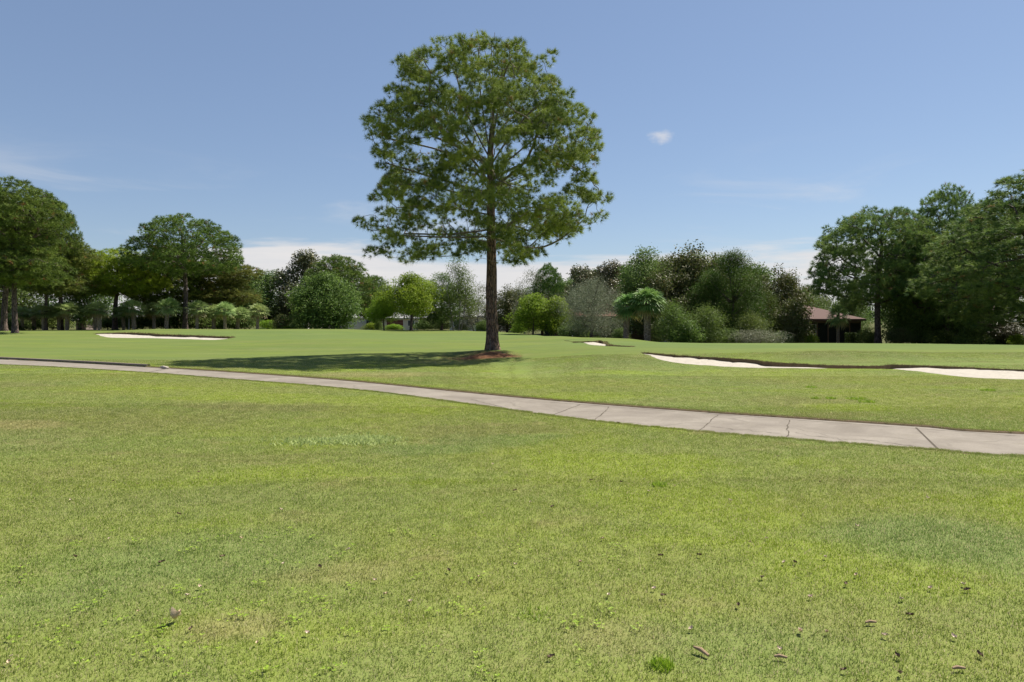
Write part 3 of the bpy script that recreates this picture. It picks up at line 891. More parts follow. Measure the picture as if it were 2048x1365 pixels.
clump("grass_clump", 1325, 1334, 200, 0.06, 0.025, 0.06, 0.006, 0.5, M['lime'], "vivid lime grass tuft at the bottom edge of the lawn", "grass clump", 1)
clump("grass_clump", 1067, 1232, 120, 0.10, 0.02, 0.045, 0.006, 0.8, M['lime'], "flat lime grass tuft near the bottom centre", "grass clump", 2)
clump("grass_clump", 1318, 972, 120, 0.07, 0.03, 0.07, 0.007, 0.6, M['lime'], "small lime grass tuft alone on the near lawn, mid right", "grass clump", 3)
clump("tall_grass_patch", 700, 884, 5200, 0.38, 0.035, 0.085, 0.009, 0.55, M['pale'], "pale unmown grass patch standing out of the near lawn", "grass patch", 4, 2.15)
for i, (px, py, s) in enumerate([(1623, 776, 1), (1712, 799, 1.4), (1735, 805, 1.3), (1661, 798, .8), (1631, 798, .7), (1976, 782, 1.2)]):
    clump("weed_clump", px, py, int(130 * s), 0.11 * s, 0.03, 0.08, 0.012, 0.7, M['lime'], ["single lime weed clump highest of those on the lawn between bunker and path", "largest lime weed clump between the bunker and the path", "lime weed clump just right of the largest one", "small lime weed clump left of the largest one", "tiny lime weed clump, lower left of the group by the path", "lime weed clump by itself near the right edge beyond the path"][i], "weed", 20 + i, 1.3, "lime weed clumps beyond the path")


# fallen leaves, bark chips
def leaf_mesh(name, mat, L=0.07, W=0.04, curl=0.35, seed=0, lobes=0):
    r = np.random.default_rng(seed); n = 9; V = []; Fq = []
    for i in range(n):
        t = i / (n - 1); w_ = W * math.sin(math.pi * min(0.98, max(0.02, t ** 0.8))) * (1 + (0.25 * math.sin(t * 17) if lobes else 0))
        z = curl * L * (0.6 * (t - 0.5) ** 2 * 2 + 0.1 * math.sin(t * 5 + seed))
        for k, s in enumerate((-1, -.5, 0, .5, 1)):
            V.append(((t - .5) * L, s * w_ * .5, z + abs(s) ** 1.6 * W * curl * .8 + 0.003 * r.normal()))
    for i in range(n - 1):
        for k in range(4): Fq.append((i * 5 + k, (i + 1) * 5 + k, (i + 1) * 5 + k + 1, i * 5 + k + 1))
    me = mesh_np(name, V, np.array(Fq), mat, smooth=True)
    return me


def litter():
    r = random.Random(9)
    def put(me, name, px, py, label, cat, group=None, dz=0.018, sc=0.72, tilt=0.25):
        q = at(px, py, dz)
        o = obj(name, me, loc=q); o.rotation_euler = (r.uniform(-tilt, tilt), r.uniform(-tilt, tilt), r.uniform(0, 6.28)); o.scale = (sc,) * 3
        tag(o, label, cat, group); return o
    big = leaf_mesh("fallen_leaf", M['dead_tan'], 0.075, 0.06, .7, 3, 1)
    o = put(big, "fallen_leaf", 350, 1250, "large curled tan leaf standing on the grass at the lower left", "leaf", dz=0.035, sc=1.0); o.rotation_euler = (-.35, .5, 1.2)
    tan = leaf_mesh("tan_leaf", M['dead_pale'], .045, .03, .5, 4); brown = leaf_mesh("brown_leaf", M['dead_brown'], .055, .03, .5, 5, 1); orange = leaf_mesh("orange_leaf", M['dead_tan'], .04, .028, .5, 6)
    T_ = [(562, 1024), (1080, 908), (985, 932), (1298, 987), (1568, 1131), (1308, 1184), (1218, 1197), (1926, 1175), (1860, 1183), (1908, 1281), (1770, 1278), (1714, 1057), (1460, 1005), (1556, 916), (1030, 1135), (696, 1105), (1382, 1265), (750, 1167), (820, 1210), (1600, 1268), (1803, 1205), (1855, 1000), (1650, 1120), (1433, 770), (1514, 764), (1762, 838), (1320, 777), (400, 1180), (1620, 1200)]
    for p in T_: put(tan, "fallen_leaf", *p, "small pale dry leaf lying on the mown grass", "leaf", "small pale fallen leaves")
    B_ = [(150, 1119), (898, 1147), (1525, 1161), (1591, 1131), (1477, 1218), (1820, 1237), (1322, 1117), (1399, 1116), (1243, 968), (1183, 964), (358, 1033), (324, 1130), (445, 1119), (1691, 1174), (1105, 1018), (1326, 1198), (1960, 1318), (1800, 1395 - 40), (640, 1140), (1103, 1322), (1403, 945), (1640, 968), (1236, 848), (398, 948), (1030, 985), (1935, 1186)]
    for p in B_: put(brown, "fallen_leaf", *p, "small dark brown leaf curled on the mown grass", "leaf", "small dark fallen leaves")
    O_ = [(1205, 1083), (482, 1082), (1601, 1271), (1653, 1272), (275, 972), (1160, 1130), (1500, 1090), (1712, 1157), (770, 1195), (590, 840)]
    for p in O_: put(orange, "fallen_leaf", *p, "small orange tan leaf lying on the mown grass", "leaf", "small orange fallen leaves")
    for k in range(26):
        px, py = r.uniform(0, 2048), 880 + 470 * r.random() ** .8
        if px > 1000 and py < 935: continue
        me = (tan, brown, orange)[k % 3]; nm = ("small pale dry leaf lying on the mown grass", "small dark brown leaf curled on the mown grass", "small orange tan leaf lying on the mown grass")[k % 3]
        put(me, "fallen_leaf", px, py, nm, "leaf", ("small pale fallen leaves", "small dark fallen leaves", "small orange fallen leaves")[k % 3], sc=r.uniform(.35, .7))
    m = MB(); m.tube([(-.045, 0, .008), (-.01, .004, .012), (.04, -.003, .008)], [.006, .011, .007], 7)
    ch = m.build("bark_chip", M['bark_chip']); q = at(1403, 1312, .015); ch.location = q; ch.rotation_euler = (0, .15, -.8); tag(ch, "tan bark chip on the grass beside the lime tuft", "bark chip")
    for (px, py, lab, rz) in ((1562, 1322, "pale bark chip at the bottom right of the lawn", -.2), (1742, 1252, "short knobbly bark chip among leaves on the right lawn", .1), (1918, 1345, "rusty bark chip close to the bottom right corner", .05)):
        c = ch.copy(); COL.objects.link(c); c.location = at(px, py, .014); c.rotation_euler = (0, 0, rz); c.scale = (.7, .8, .8); tag(c, lab, "bark chip")


litter()


def clover():
    r = np.random.default_rng(31); V = []; Fq = []; tt = []
    for k in range(90):
        q = at(r.uniform(-60, 1300) if k % 2 else r.uniform(-60, 700), r.uniform(1060, 1360))
        for m_ in range(r.integers(3, 9)):
            x, y = q[0] + r.normal(0, .035), q[1] + r.normal(0, .035); z = h(x, y) + r.uniform(.018, .03); a0 = r.uniform(0, 6.28); sz = r.uniform(.006, .011)
            for l in range(3):
                a = a0 + l * 2.094; c, s_ = math.cos(a), math.sin(a); b = len(V)
                for (u, v) in ((0, 0), (.7, .55), (1.2, .35), (1.2, -.35), (.7, -.55)): V.append((x + (c * u - s_ * v) * sz, y + (s_ * u + c * v) * sz, z + .25 * sz * u))
                Fq.append((b, b + 4, b + 3, b + 2, b + 1)); tt += [r.random()] * 5
    o = obj("clover", mesh_np("clover", V, np.array(Fq)[:, ::-1], M['lime'], {'tint': tt})); tag(o, "tiny clover leaflets scattered through the near grass", kind='stuff'); o['category'] = 'clover'


clover()

# ------------------------------------------------------------------ tree makers
def skel_mesh(name, pos, par, rad, mat, nmin=4):
    """continuous tubes along the thickest-child chains"""
    N = len(pos); kids = [[] for _ in range(N)]
    for i in range(N):
        if par[i] >= 0: kids[par[i]].append(i)
    V = []; Fq = []; base = 0
    starts = [(i, None) for i in range(N) if par[i] < 0]
    while starts:
        i, pr = starts.pop()
        chain = [i] if pr is None else [pr, i]
        while kids[chain[-1]]:
            ks = sorted(kids[chain[-1]], key=lambda k: -rad[k])
            # avoid re-walking when chain starts with a parent
            nxt = ks[0]
            for k in ks[1:]: starts.append((k, chain[-1]))
            chain.append(nxt)
        P = pos[chain]; R = rad[chain].copy()
        if pr is not None: R[0] = min(R[0], R[1] * 1.25)
        if len(P) < 2: continue
        n = 16 if R.max() > .2 else (8 if R.max() > 0.05 else nmin)
        d = np.gradient(P, axis=0); d /= (np.linalg.norm(d, axis=1)[:, None] + 1e-9)
        ref = np.array([1.0, 0.13, 0.07]) if abs(d[0][0]) < .8 else np.array([0.1, 1.0, 0.1])
        u = np.cross(d, ref); u /= (np.linalg.norm(u, axis=1)[:, None] + 1e-9); w_ = np.cross(d, u)
        a = np.arange(n) * 2 * np.pi / n
        ring = P[:, None, :] + R[:, None, None] * (u[:, None, :] * np.cos(a)[None, :, None] + w_[:, None, :] * np.sin(a)[None, :, None])
        V.append(ring.reshape(-1, 3)); m = len(P)
        ii, kk = np.meshgrid(np.arange(m - 1), np.arange(n), indexing='ij'); k2 = (kk + 1) % n
        Fq.append((np.stack([ii * n + kk, ii * n + k2, (ii + 1) * n + k2, (ii + 1) * n + kk], -1).reshape(-1, 4)) + base)
        base += m * n
    return mesh_np(name, np.concatenate(V), np.concatenate(Fq), mat, smooth=True)


def colonize(pos, par, A, step, infl, kill, iters=120, trop=(0, 0, 0.0), seed=0):
    r = np.random.default_rng(seed)
    pos = [np.array(p, float) for p in pos]; par = list(par)
    PN = np.array(pos)
    nd = np.full(len(A), 1e9); ni = np.zeros(len(A), int)
    for s in range(0, len(PN), 200):
        D = np.linalg.norm(A[:, None] - PN[None, s:s + 200], axis=2); m = D.min(1); a = D.argmin(1) + s
        k = m < nd; nd[k] = m[k]; ni[k] = a[k]
    alive = nd > kill; used = {}
    for it in range(iters):
        act = alive & (nd < infl)
        if not act.any(): break
        idx = np.where(act)[0]
        PA = np.array(pos)
        dv = A[idx] - PA[ni[idx]]; dv /= (np.linalg.norm(dv, axis=1)[:, None] + 1e-9)
        acc = {}
        for j, i in enumerate(ni[idx]): acc.setdefault(int(i), []).append(dv[j])
        new = []
        for i, l in acc.items():
            if used.get(i, 0) >= 3: continue
            v = np.mean(l, 0) + np.array(trop) + r.normal(0, .12, 3); n_ = np.linalg.norm(v)
            if n_ < 1e-3: continue
            used[i] = used.get(i, 0) + 1
            new.append((i, pos[i] + v / n_ * step))
        if not new: break
        s = len(pos)
        for i, p in new: pos.append(p); par.append(i)
        NP = np.array([p for _, p in new])
        D = np.linalg.norm(A[:, None] - NP[None], axis=2); m = D.min(1); a = D.argmin(1) + s
        k = m < nd; nd[k] = m[k]; ni[k] = a[k]
        alive &= nd > kill
    return np.array(pos), np.array(par)


def radii(par, tip=0.009, ex=2.2, fixed=None):
    N = len(par); r = np.zeros(N); acc = np.zeros(N)
    for i in range(N - 1, -1, -1):
        r[i] = tip if acc[i] == 0 else acc[i] ** (1 / ex)
        if par[i] >= 0: acc[par[i]] += r[i] ** ex
    return r


def needles(tp, td, n, ln, wd, seed, spread=1.1, tb=0.0):
    """tufts of needles: tp positions, td directions"""
    r = np.random.default_rng(seed); m = len(tp)
    d = np.repeat(td, n, 0); p = np.repeat(tp, n, 0); k = m * n
    rv = r.normal(0, 1, (k, 3)); rv /= np.linalg.norm(rv, axis=1)[:, None]
    dd = d * .85 + rv; dd[:, 2] += 0.05
    dd /= np.linalg.norm(dd, axis=1)[:, None]
    L = ln * r.uniform(.75, 1.05, k)
    sd = np.cross(dd, r.normal(0, 1, (k, 3))); sd /= (np.linalg.norm(sd, axis=1)[:, None] + 1e-9); sd *= wd * .5
    b = p - d * (r.random(k) * ln * .35)[:, None]
    tip = b + dd * L[:, None]; tip[:, 2] -= 0.12 * L
    V = np.stack([b - sd, b + sd, tip], 1).reshape(-1, 3)
    tt = np.repeat(np.clip(r.beta(2, 2, m) * 0.7 + .08 + tb, 0, 1), n) + r.normal(0, .07, k)
    dry = np.repeat(r.random(m) < 0.015, n); tt = np.where(dry, 0.97, np.clip(tt, 0, .86))
    return V, np.arange(k * 3).reshape(-1, 3), np.repeat(tt, 3)


def pine_from(env, trunk, limbs, seed, mats, puffs, ppuff, prad, step, nn, ln, wd, sub, infl=3.0, tipr=.009, shell=.8, gapk=1.1):
    """env(t01)->(z, RL, RR) ; trunk list of (x,y,z,r); limbs: (origin z frac, az, end frac)"""
    r = np.random.default_rng(seed)
    pos = []; par = []; fix = []
    for i, (x, y, z, rr) in enumerate(trunk): pos.append((x, y, z)); par.append(i - 1); fix.append(rr)
    tz = np.array([p[2] for p in pos]); nt = len(pos)
    def esurf(z, th, f):
        RL, RR = env(z); c, s = math.cos(th), math.sin(th)
        return np.array([c * (RR if c > 0 else RL) * f, s * 0.5 * (RL + RR) * f, z])
    for (zo, zt, th, f, sag) in limbs:
        i0 = int(np.argmin(abs(tz[:nt] - zo))); p0 = np.array(pos[i0]); p1 = esurf(zt, th, f)
        L = np.linalg.norm(p1 - p0); n = max(3, int(L / (step * 1.6))); prev = i0
        side = r.normal(0, .10, 3) * L; 
        for k in range(1, n + 1):
            t = k / n
            q = p0 * (1 - t) + p1 * t; q = q + np.array([0, 0, sag]) * L * math.sin(math.pi * t) + side * math.sin(math.pi * t) * (1 - .3 * t) + r.normal(0, .03, 3) * step
            pos.append(tuple(q)); par.append(prev); fix.append(0); prev = len(pos) - 1
    z0, z1 = env(None)
    A = []; tries = 0
    while len(A) < puffs and tries < puffs * 120:
        tries += 1
        z = r.uniform(z0, z1); RL, RR = env(z); w_ = (RL + RR) * .5
        if r.random() > (w_ / env.rmax) ** 1.0 * 1.05: continue
        f = r.uniform(.86, 1.0) if r.random() < shell else r.uniform(.3, .82)
        th_ = r.uniform(0, 2 * math.pi)
        f *= 1 - .17 * max(0, math.sin(3 * th_ + z * 1.15 + seed) * math.sin(z * 1.5 * 13 / (z1 - z0) * .6 + th_ + seed * 2))
        c = esurf(z, th_, 1.0 if w_ < prad else f)
        q_ = c * (2.3 * 6 / env.rmax * .55)
        if math.sin(q_[0] + seed) * math.sin(q_[1] * 1.1) * math.sin(q_[2] * 1.3 + seed) > .42: continue
        if A and np.min(np.linalg.norm((np.array(A) - c) * [1, 1, 1.35], axis=1)) < prad * gapk: continue
        A.append(c)
    A = np.array(A)
    pts = (A[:, None, :] + r.normal(0, 1, (len(A), ppuff, 3)) * np.array([prad, prad, prad * .6]) * .5).reshape(-1, 3)
    P, Q = colonize(pos, par, pts, step, infl, step * 1.25, seed=seed, trop=(0, 0, .12))
    R = radii(Q, tipr)
    fx = np.zeros(len(R)); fx[:len(fix)] = fix
    R = np.where(fx > 0, fx, np.minimum(R, 0.11 * (trunk[0][3] / .3)))
    kids = np.zeros(len(P), int)
    for q in Q:
        if q >= 0: kids[q] += 1
    # tufts: dense domed pads round every puff centre, plus the bare twig tips
    dirs = np.zeros_like(P); ok = Q >= 0; dirs[ok] = P[ok] - P[Q[ok]]; dirs /= (np.linalg.norm(dirs, axis=1)[:, None] + 1e-9)
    tips = np.where((kids == 0) & ok & (np.arange(len(P)) >= nt))[0]
    tips = tips[r.random(len(tips)) < .6]
    pr_ = prad * r.uniform(.72, 1.15, len(A))
    cnt = np.maximum(6, (sub * (pr_ / prad) ** 2 * r.uniform(.75, 1.15, len(A))).astype(int))
    own = np.repeat(np.arange(len(A)), cnt); k_ = len(own)
    dd = r.normal(0, 1, (k_, 3)); dd[:, 2] = np.abs(dd[:, 2] + .25) - .35; dd /= np.linalg.norm(dd, axis=1)[:, None]
    rad = pr_[own] * np.where(r.random(k_) < .8, r.uniform(.75, 1.05, k_), r.uniform(.25, .75, k_))
    tilt = r.normal(0, .22, (len(A), 2))
    off = dd * rad[:, None] * [1, 1, .58]; off[:, 2] += off[:, 0] * tilt[own, 0] + off[:, 1] * tilt[own, 1]
    tp = np.concatenate([P[tips], A[own] + off]); td = np.concatenate([dirs[tips], dd]); td[:, 2] += .45; td /= np.linalg.norm(td, axis=1)[:, None]
    ptint = r.uniform(-.17, .17, len(A)); tb = np.concatenate([np.zeros(len(tips)), ptint[own]])
    V, T, tint = needles(tp, td, nn, ln, wd, seed + 1, tb=tb)
    print("pine", seed, "nodes", len(P), "tufts", len(tp), "tris", len(T))
    ntr = len(fix)
    return P, Q, R, V, T, tint, nt


class Env:
    def __init__(s, tab):
        s.z = np.array([t[0] for t in tab]); s.l = np.array([t[1] for t in tab]); s.r = np.array([t[2] for t in tab]); s.rmax = ((s.l + s.r) / 2).max()
    def __call__(s, z):
        if z is None: return s.z[0], s.z[-1]
        return float(np.interp(z, s.z, s.l)), float(np.interp(z, s.z, s.r))


def trunk_pts(hh, r0, r1, seed, wob=.15, flare=1.5, n=26, xs=None):
    r = random.Random(seed); a, b = r.uniform(0, 6), r.uniform(0, 6); out = []
    for i in range(n):
        t = i / (n - 1); z = hh * t - 0.25 * (1 - t)
        rr = r0 * (1 - t) ** .8 + r1 * (1 - (1 - t) ** .8)
        if z < .9: rr *= 1 + (flare - 1) * max(0, (1 - z / .9)) ** 2
        x = wob * (math.sin(t * 5 + a) - math.sin(a)) * t; y = wob * (math.sin(t * 4 + b) - math.sin(b)) * t
        if xs is not None: x = float(np.interp(z, xs[0], xs[1]))
        out.append((x, y, z, rr))
    return out


def main_pine():
    s = 32.0 / F
    lft = [(1005, 540), (760, 553), (703, 516), (703, 451), (722, 422), (742, 395), (742, 372), (766, 358), (737, 344), (711, 301), (706, 250), (723, 224), (762, 213), (766, 164), (780, 116), (820, 90), (863, 84), (931, 56), (972, 50)]
    rgt = [(1005, 540), (1072, 522), (1102, 505), (1110, 478), (1160, 466), (1226, 437), (1230, 401), (1212, 356), (1222, 330), (1216, 267), (1191, 230), (1160, 213), (1143, 173), (1123, 121), (1057, 88), (1017, 70), (972, 50)]
    zz = np.linspace((706 - 528) * s, (706 - 52) * s, 60); tab = []; z0_, z1_ = zz[0], zz[-1]
    lz = np.array([(706 - p[1]) * s for p in lft]); lx = np.array([(983 - p[0]) * s for p in lft])
    rz = np.array([(706 - p[1]) * s for p in rgt]); rx = np.array([(p[0] - 983) * s for p in rgt])
    for z in zz:
        L_ = max(.25, float(np.interp(z, np.sort(lz), lx[np.argsort(lz)]))); R_ = max(.25, float(np.interp(z, np.sort(rz), rx[np.argsort(rz)])))
        tab.append((z0_ + (z - z0_) * ((z1_ - z0_ - .80) / (z1_ - z0_)), max(.3, L_ * .96 - .28), max(.3, R_ * .96 - .28)))
    env = Env(tab)
    tr = trunk_pts(10.6, .285, .10, 2, flare=1.28, xs=([0, 3, 6, 8.6, 9.4, 10.6], [0.03, 0, -.02, -.06, -.05, 0.05]), n=34)
    limbs = []
    r = random.Random(4); R_ = math.radians
    # (origin z, target z, azimuth, fraction, sag)  azimuth 0 = right, 180 = left
    for d in [(5.0, 4.3, 178, .82, .10), (5.3, 5.2, 200, .8, .08), (5.6, 5.6, 160, .75, .05), (5.2, 4.6, 330, .8, .03), (5.5, 6.3, 10, .88, -.02), (4.9, 5.0, 245, .7, .06), (5.4, 5.2, 290, .7, .06), (5.1, 5.4, 100, .75, .05), (5.8, 6.0, 60, .8, .03), (6.3, 6.6, 185, .8, .05), (6.6, 7.2, 225, .8, .02), (7.2, 8.9, 172, .9, .03), (7.3, 9.6, 195, .8, .02), (7.5, 8.6, 5, .85, .05),
              (7.9, 8.3, 350, .8, .04), (8.0, 9.8, 20, .8, .04), (8.2, 11.6, 165, .85, .0), (8.4, 12.3, 150, .8, 0), (8.5, 11.5, 340, .8, .05), (8.3, 11.0, 25, .85, .03), (7.0, 7.6, 270, .8, .04), (7.8, 9.0, 240, .8, .03), (7.7, 9.2, 300, .8, .03), (8.8, 13.8, 200, .7, -.02), (8.9, 13.9, 330, .7, -.02), (9.2, 14.2, 110, .6, -.02), (9.0, 13.4, 260, .7, 0), (7.4, 8.5, 80, .8, .04), (8.0, 9.8, 115, .8, .04), (8.6, 12.0, 60, .8, 0), (9.4, 14.6, 250, .4, 0), (9.6, 14.9, 20, .5, 0), (6.9, 6.7, 20, .6, .05), (8.6, 12.2, 225, .8, 0), (8.7, 12.4, 290, .8, 0)]:
        limbs.append((d[0], d[1], R_(d[2]), d[3], d[4]))
    P, Q, R, V, T, tint, nt = pine_from(env, tr, limbs, 21, None, 330, 6, .64, .24, 36, .25, .0145, 46, infl=3.8, tipr=.0105, gapk=1.2)
    root = empty("pine_tree", (PINE_X, PINE_Y, h(PINE_X, PINE_Y)))
    tag(root, "huge lone pine with wide open crown standing in the middle of the course", "pine tree")
    # trunk: finer, flaky
    tp = np.array(tr); n = 40; m = 120
    zt = np.linspace(-.25, 10.6, m); a = np.arange(n) * 2 * np.pi / n
    rr = np.interp(zt, tp[:, 2], tp[:, 3]); xx = np.interp(zt, tp[:, 2], tp[:, 0]); yy = np.interp(zt, tp[:, 2], tp[:, 1])
    rg = np.random.default_rng(3); ridge = rg.normal(0, 1, n); ridge = ridge - ridge.mean()
    VV = np.zeros((m, n, 3))
    for i in range(m):
        if i % 9 == 0: tgt = rg.normal(0, 1, n)
        ridge = ridge * .82 + tgt * .18
        rad = rr[i] * (1 + .075 * ridge + .05 * np.sin(a * 5 + 1.3) * math.exp(-max(zt[i], 0) / .6))
        VV[i, :, 0] = xx[i] + rad * np.cos(a); VV[i, :, 1] = yy[i] + rad * np.sin(a); VV[i, :, 2] = zt[i]
    ii, kk = np.meshgrid(np.arange(m - 1), np.arange(n), indexing='ij'); k2 = (kk + 1) % n
    Fq = np.stack([ii * n + kk, ii * n + k2, (ii + 1) * n + k2, (ii + 1) * n + kk], -1).reshape(-1, 4)
    obj("trunk", mesh_np("trunk", VV.reshape(-1, 3), Fq, M['bark_pine'], smooth=True), root)
    # branches only (everything above trunk chain)
    obj("branches", skel_mesh("branches", P, Q, np.where(np.arange(len(R)) < nt, R * .93, R), M['bark_limb']), root)
    obj("crown", mesh_np("crown", V, T, M['needle'], {'tint': tint}), root)


main_pine()


def pine_proto(seed, H, W, cb, shape, mats, r0=.3, puffs=90, nn=15, ln=.42, wd=.045, step=.5, prad=.98):
    """generic far pine. H height, W crown width, cb crown base height"""
    tab = []
    for i in range(30):
        t = i / 29; z = cb + (H - cb) * t
        if shape == 'dome': k = (1 - t ** 2.6) ** .5 * min(1, (.35 + t * 4))
        elif shape == 'tall': k = (1 - t ** 2) ** .55 * (.72 + .28 * math.sin(t * 9 + seed)) * min(1, .4 + 3 * t)
        else: k = (1 - t ** 1.6) ** .6 * min(1, .5 + 2 * t)
        tab.append((z, W / 2 * k * .94 + .15, W / 2 * k * .94 + .15))
    env = Env(tab); r = random.Random(seed)
    tr = trunk_pts(cb + (H - cb) * .72, r0, r0 * .3, seed, .25, 1.35, 22)
    limbs = []
    for k in range(15):
        t = (k + .5) / 15; zt = cb + (H - cb) * (.05 + .85 * t); zo = min(tr[-1][2], max(cb * .75, zt - W * .22 * (.25 + t)))
        limbs.append((zo, zt, k * 2.4 + r.uniform(-.3, .3), r.uniform(.65, .88), .04))
    P, Q, R, V, T, tint, nt = pine_from(env, tr, limbs, seed, None, puffs * 2, 5, prad, step, nn, ln, wd, 32, infl=4.5, tipr=.018, shell=.85)
    tm = skel_mesh("trunk", P, Q, R, mats[0], 3)
    cm = mesh_np("crown", V, T, mats[1], {'tint': tint})
    return (tm, cm, H, W)


def leaf_cloud(pts, nrm, size, asp, seed, lay=.6, droop=0.0):
    r = np.random.default_rng(seed); n = len(pts)
    rv = r.normal(0, 1, (n, 3)); rv /= np.linalg.norm(rv, axis=1)[:, None]
    N = nrm * lay + rv * (1 - lay * .45); N[:, 2] += .25; N /= np.linalg.norm(N, axis=1)[:, None]
    t = np.cross(N, r.normal(0, 1, (n, 3))); t[:, 2] -= droop; t -= N * (t * N).sum(1)[:, None]; t /= (np.linalg.norm(t, axis=1)[:, None] + 1e-9)
    b = np.cross(N, t); L = size * r.uniform(.65, 1.3, n)[:, None]
    t = t * L; b = b * L * asp
    V = np.stack([pts - t * .5, pts + b * .5 - t * .05 + N * L * .08, pts + t * .5, pts - b * .5 - t * .05 + N * L * .08], 1).reshape(-1, 3)
    return V, np.arange(n * 4).reshape(-1, 4)


def broad_proto(seed, H, W, cb, nl, nleaf, size, asp, mats, lobe=(.16, .30), lay=.5, droop=0.0, shape='round', trunks=1, gap=0.0, r0=.18, scatter=.12, flat=.85, depth=1.0):
    """lobed broadleaf tree: nl lobes in an ovoid crown, nleaf leaves"""
    r = np.random.default_rng(seed); H2 = H - cb; lobes = []
    tries = 0
    while len(lobes) < nl and tries < 4000:
        tries += 1
        t = r.random()
        if shape == 'round': k = math.sin(math.pi * min(.98, max(.04, t * .86 + .12))) ** .6
        elif shape == 'wide': k = (1 - t ** 3) ** .5
        elif shape == 'spire': k = (1 - t) ** .7 * .9 + .1
        elif shape == 'hang': k = (1 - t ** 2.4) ** .5 * (.8 + .2 * (1 - t))
        else: k = (1 - t ** 3) ** .5 * .9 + .06
        th = r.uniform(0, 2 * math.pi); f = r.uniform(.55, 1.12) if r.random() < .8 else r.uniform(0, .6)
        R = r.uniform(*lobe) * W * (1.0 if t < .75 else .8)
        rad = max(0, W / 2 * k - R * .8) * f
        c = np.array([rad * math.cos(th), rad * math.sin(th) * depth, cb + R * .5 + (H2 - R * 1.35) * t])
        lobes.append((c, R, r.uniform(0, 1)))
    vol = np.array([l[1] ** 2 for l in lobes]); vol /= vol.sum()
    pick = r.choice(len(lobes), nleaf, p=vol)
    C = np.array([l[0] for l in lobes])[pick]; RR = np.array([l[1] for l in lobes])[pick]; LT = np.array([l[2] for l in lobes])[pick]
    d = r.normal(0, 1, (nleaf, 3)); d /= np.linalg.norm(d, axis=1)[:, None]
    # bumpy radius so clumps and gaps form
    ph = r.uniform(0, 6, (4,)); bump = .16 * np.sin(C[:, 0] * 3 + d[:, 0] * 6 + ph[0]) + .14 * np.sin(d[:, 1] * 7 + C[:, 2] * 2 + ph[1]) + .12 * np.sin(d[:, 2] * 8 + C[:, 1] * 2.3 + ph[2])
    rad = RR * (1 + bump) * np.where(r.random(nleaf) < .8, r.uniform(.78, 1.06, nleaf), r.uniform(.3, .9, nleaf))
    pts = C + d * rad[:, None] * np.array([1, 1, flat]) + r.normal(0, scatter * .5, (nleaf, 3)) * W * .08
    if shape == 'hang': pts[:, 2] -= (np.hypot(d[:, 0], d[:, 1]) * RR) * .35
    keep = pts[:, 2] > 0.05
    if gap > 0:
        g = np.sin(pts[:, 0] * 2.1 / (W / 6) + ph[0]) * np.sin(pts[:, 1] * 2.3 / (W / 6) + ph[1]) * np.sin(pts[:, 2] * 2.6 / (W / 6) + ph[3])
        keep &= (g < .45 - gap) | (r.random(nleaf) < .12)
    pts = pts[keep]; d = d[keep]; LT = LT[keep]
    V, Fq = leaf_cloud(pts, d, size, asp, seed + 3, lay, droop)
    tint = np.clip(.30 * LT + .14 + r.beta(2, 2, len(pts)) * .45, 0, .86); tint[r.random(len(pts)) < .03] = .97
    cm = mesh_np("crown", V, Fq, mats[1], {'tint': np.repeat(tint, 4)})
    # trunk and limbs to lobes
    pos, par, fix = [], [], []
    for k in range(trunks):
        bx = 0 if trunks == 1 else r.normal(0, W * .05); by = 0 if trunks == 1 else r.normal(0, W * .05)
        prev = -1; n = 9; top = cb + H2 * .45
        for i in range(n):
            t = i / (n - 1); pos.append((bx * (1 + 2 * t) + .03 * W * math.sin(t * 3 + k) * t, by * (1 + 2 * t), -.3 + (top + .3) * t)); par.append(prev); prev = len(pos) - 1
            fix.append(r0 * (1 - .6 * t) / math.sqrt(trunks) * (1.35 if i == 0 else 1))
    nt = len(pos); tz = np.array(pos)
    for (c, R, _) in lobes[:26]:
        cand = tz[:, 2] < c[2] - .15 * W * .3
        i0 = int(np.argmin(np.linalg.norm(tz - c * [1, 1, .8], axis=1) + np.where(cand, 0, 50)))
        p0 = tz[i0]; prev = i0
        for k in range(1, 6):
            t = k / 5; q = p0 * (1 - t) + c * t + np.array([0, 0, -.06 * W * math.sin(math.pi * t)]) * .6
            pos.append(tuple(q)); par.append(prev); fix.append(max(.012, r0 * .38 * (1 - t * .8))); prev = len(pos) - 1
    tm = skel_mesh("trunk", np.array(pos), np.array(par), np.array(fix), mats[0], 4)
    return (tm, cm, H, W)


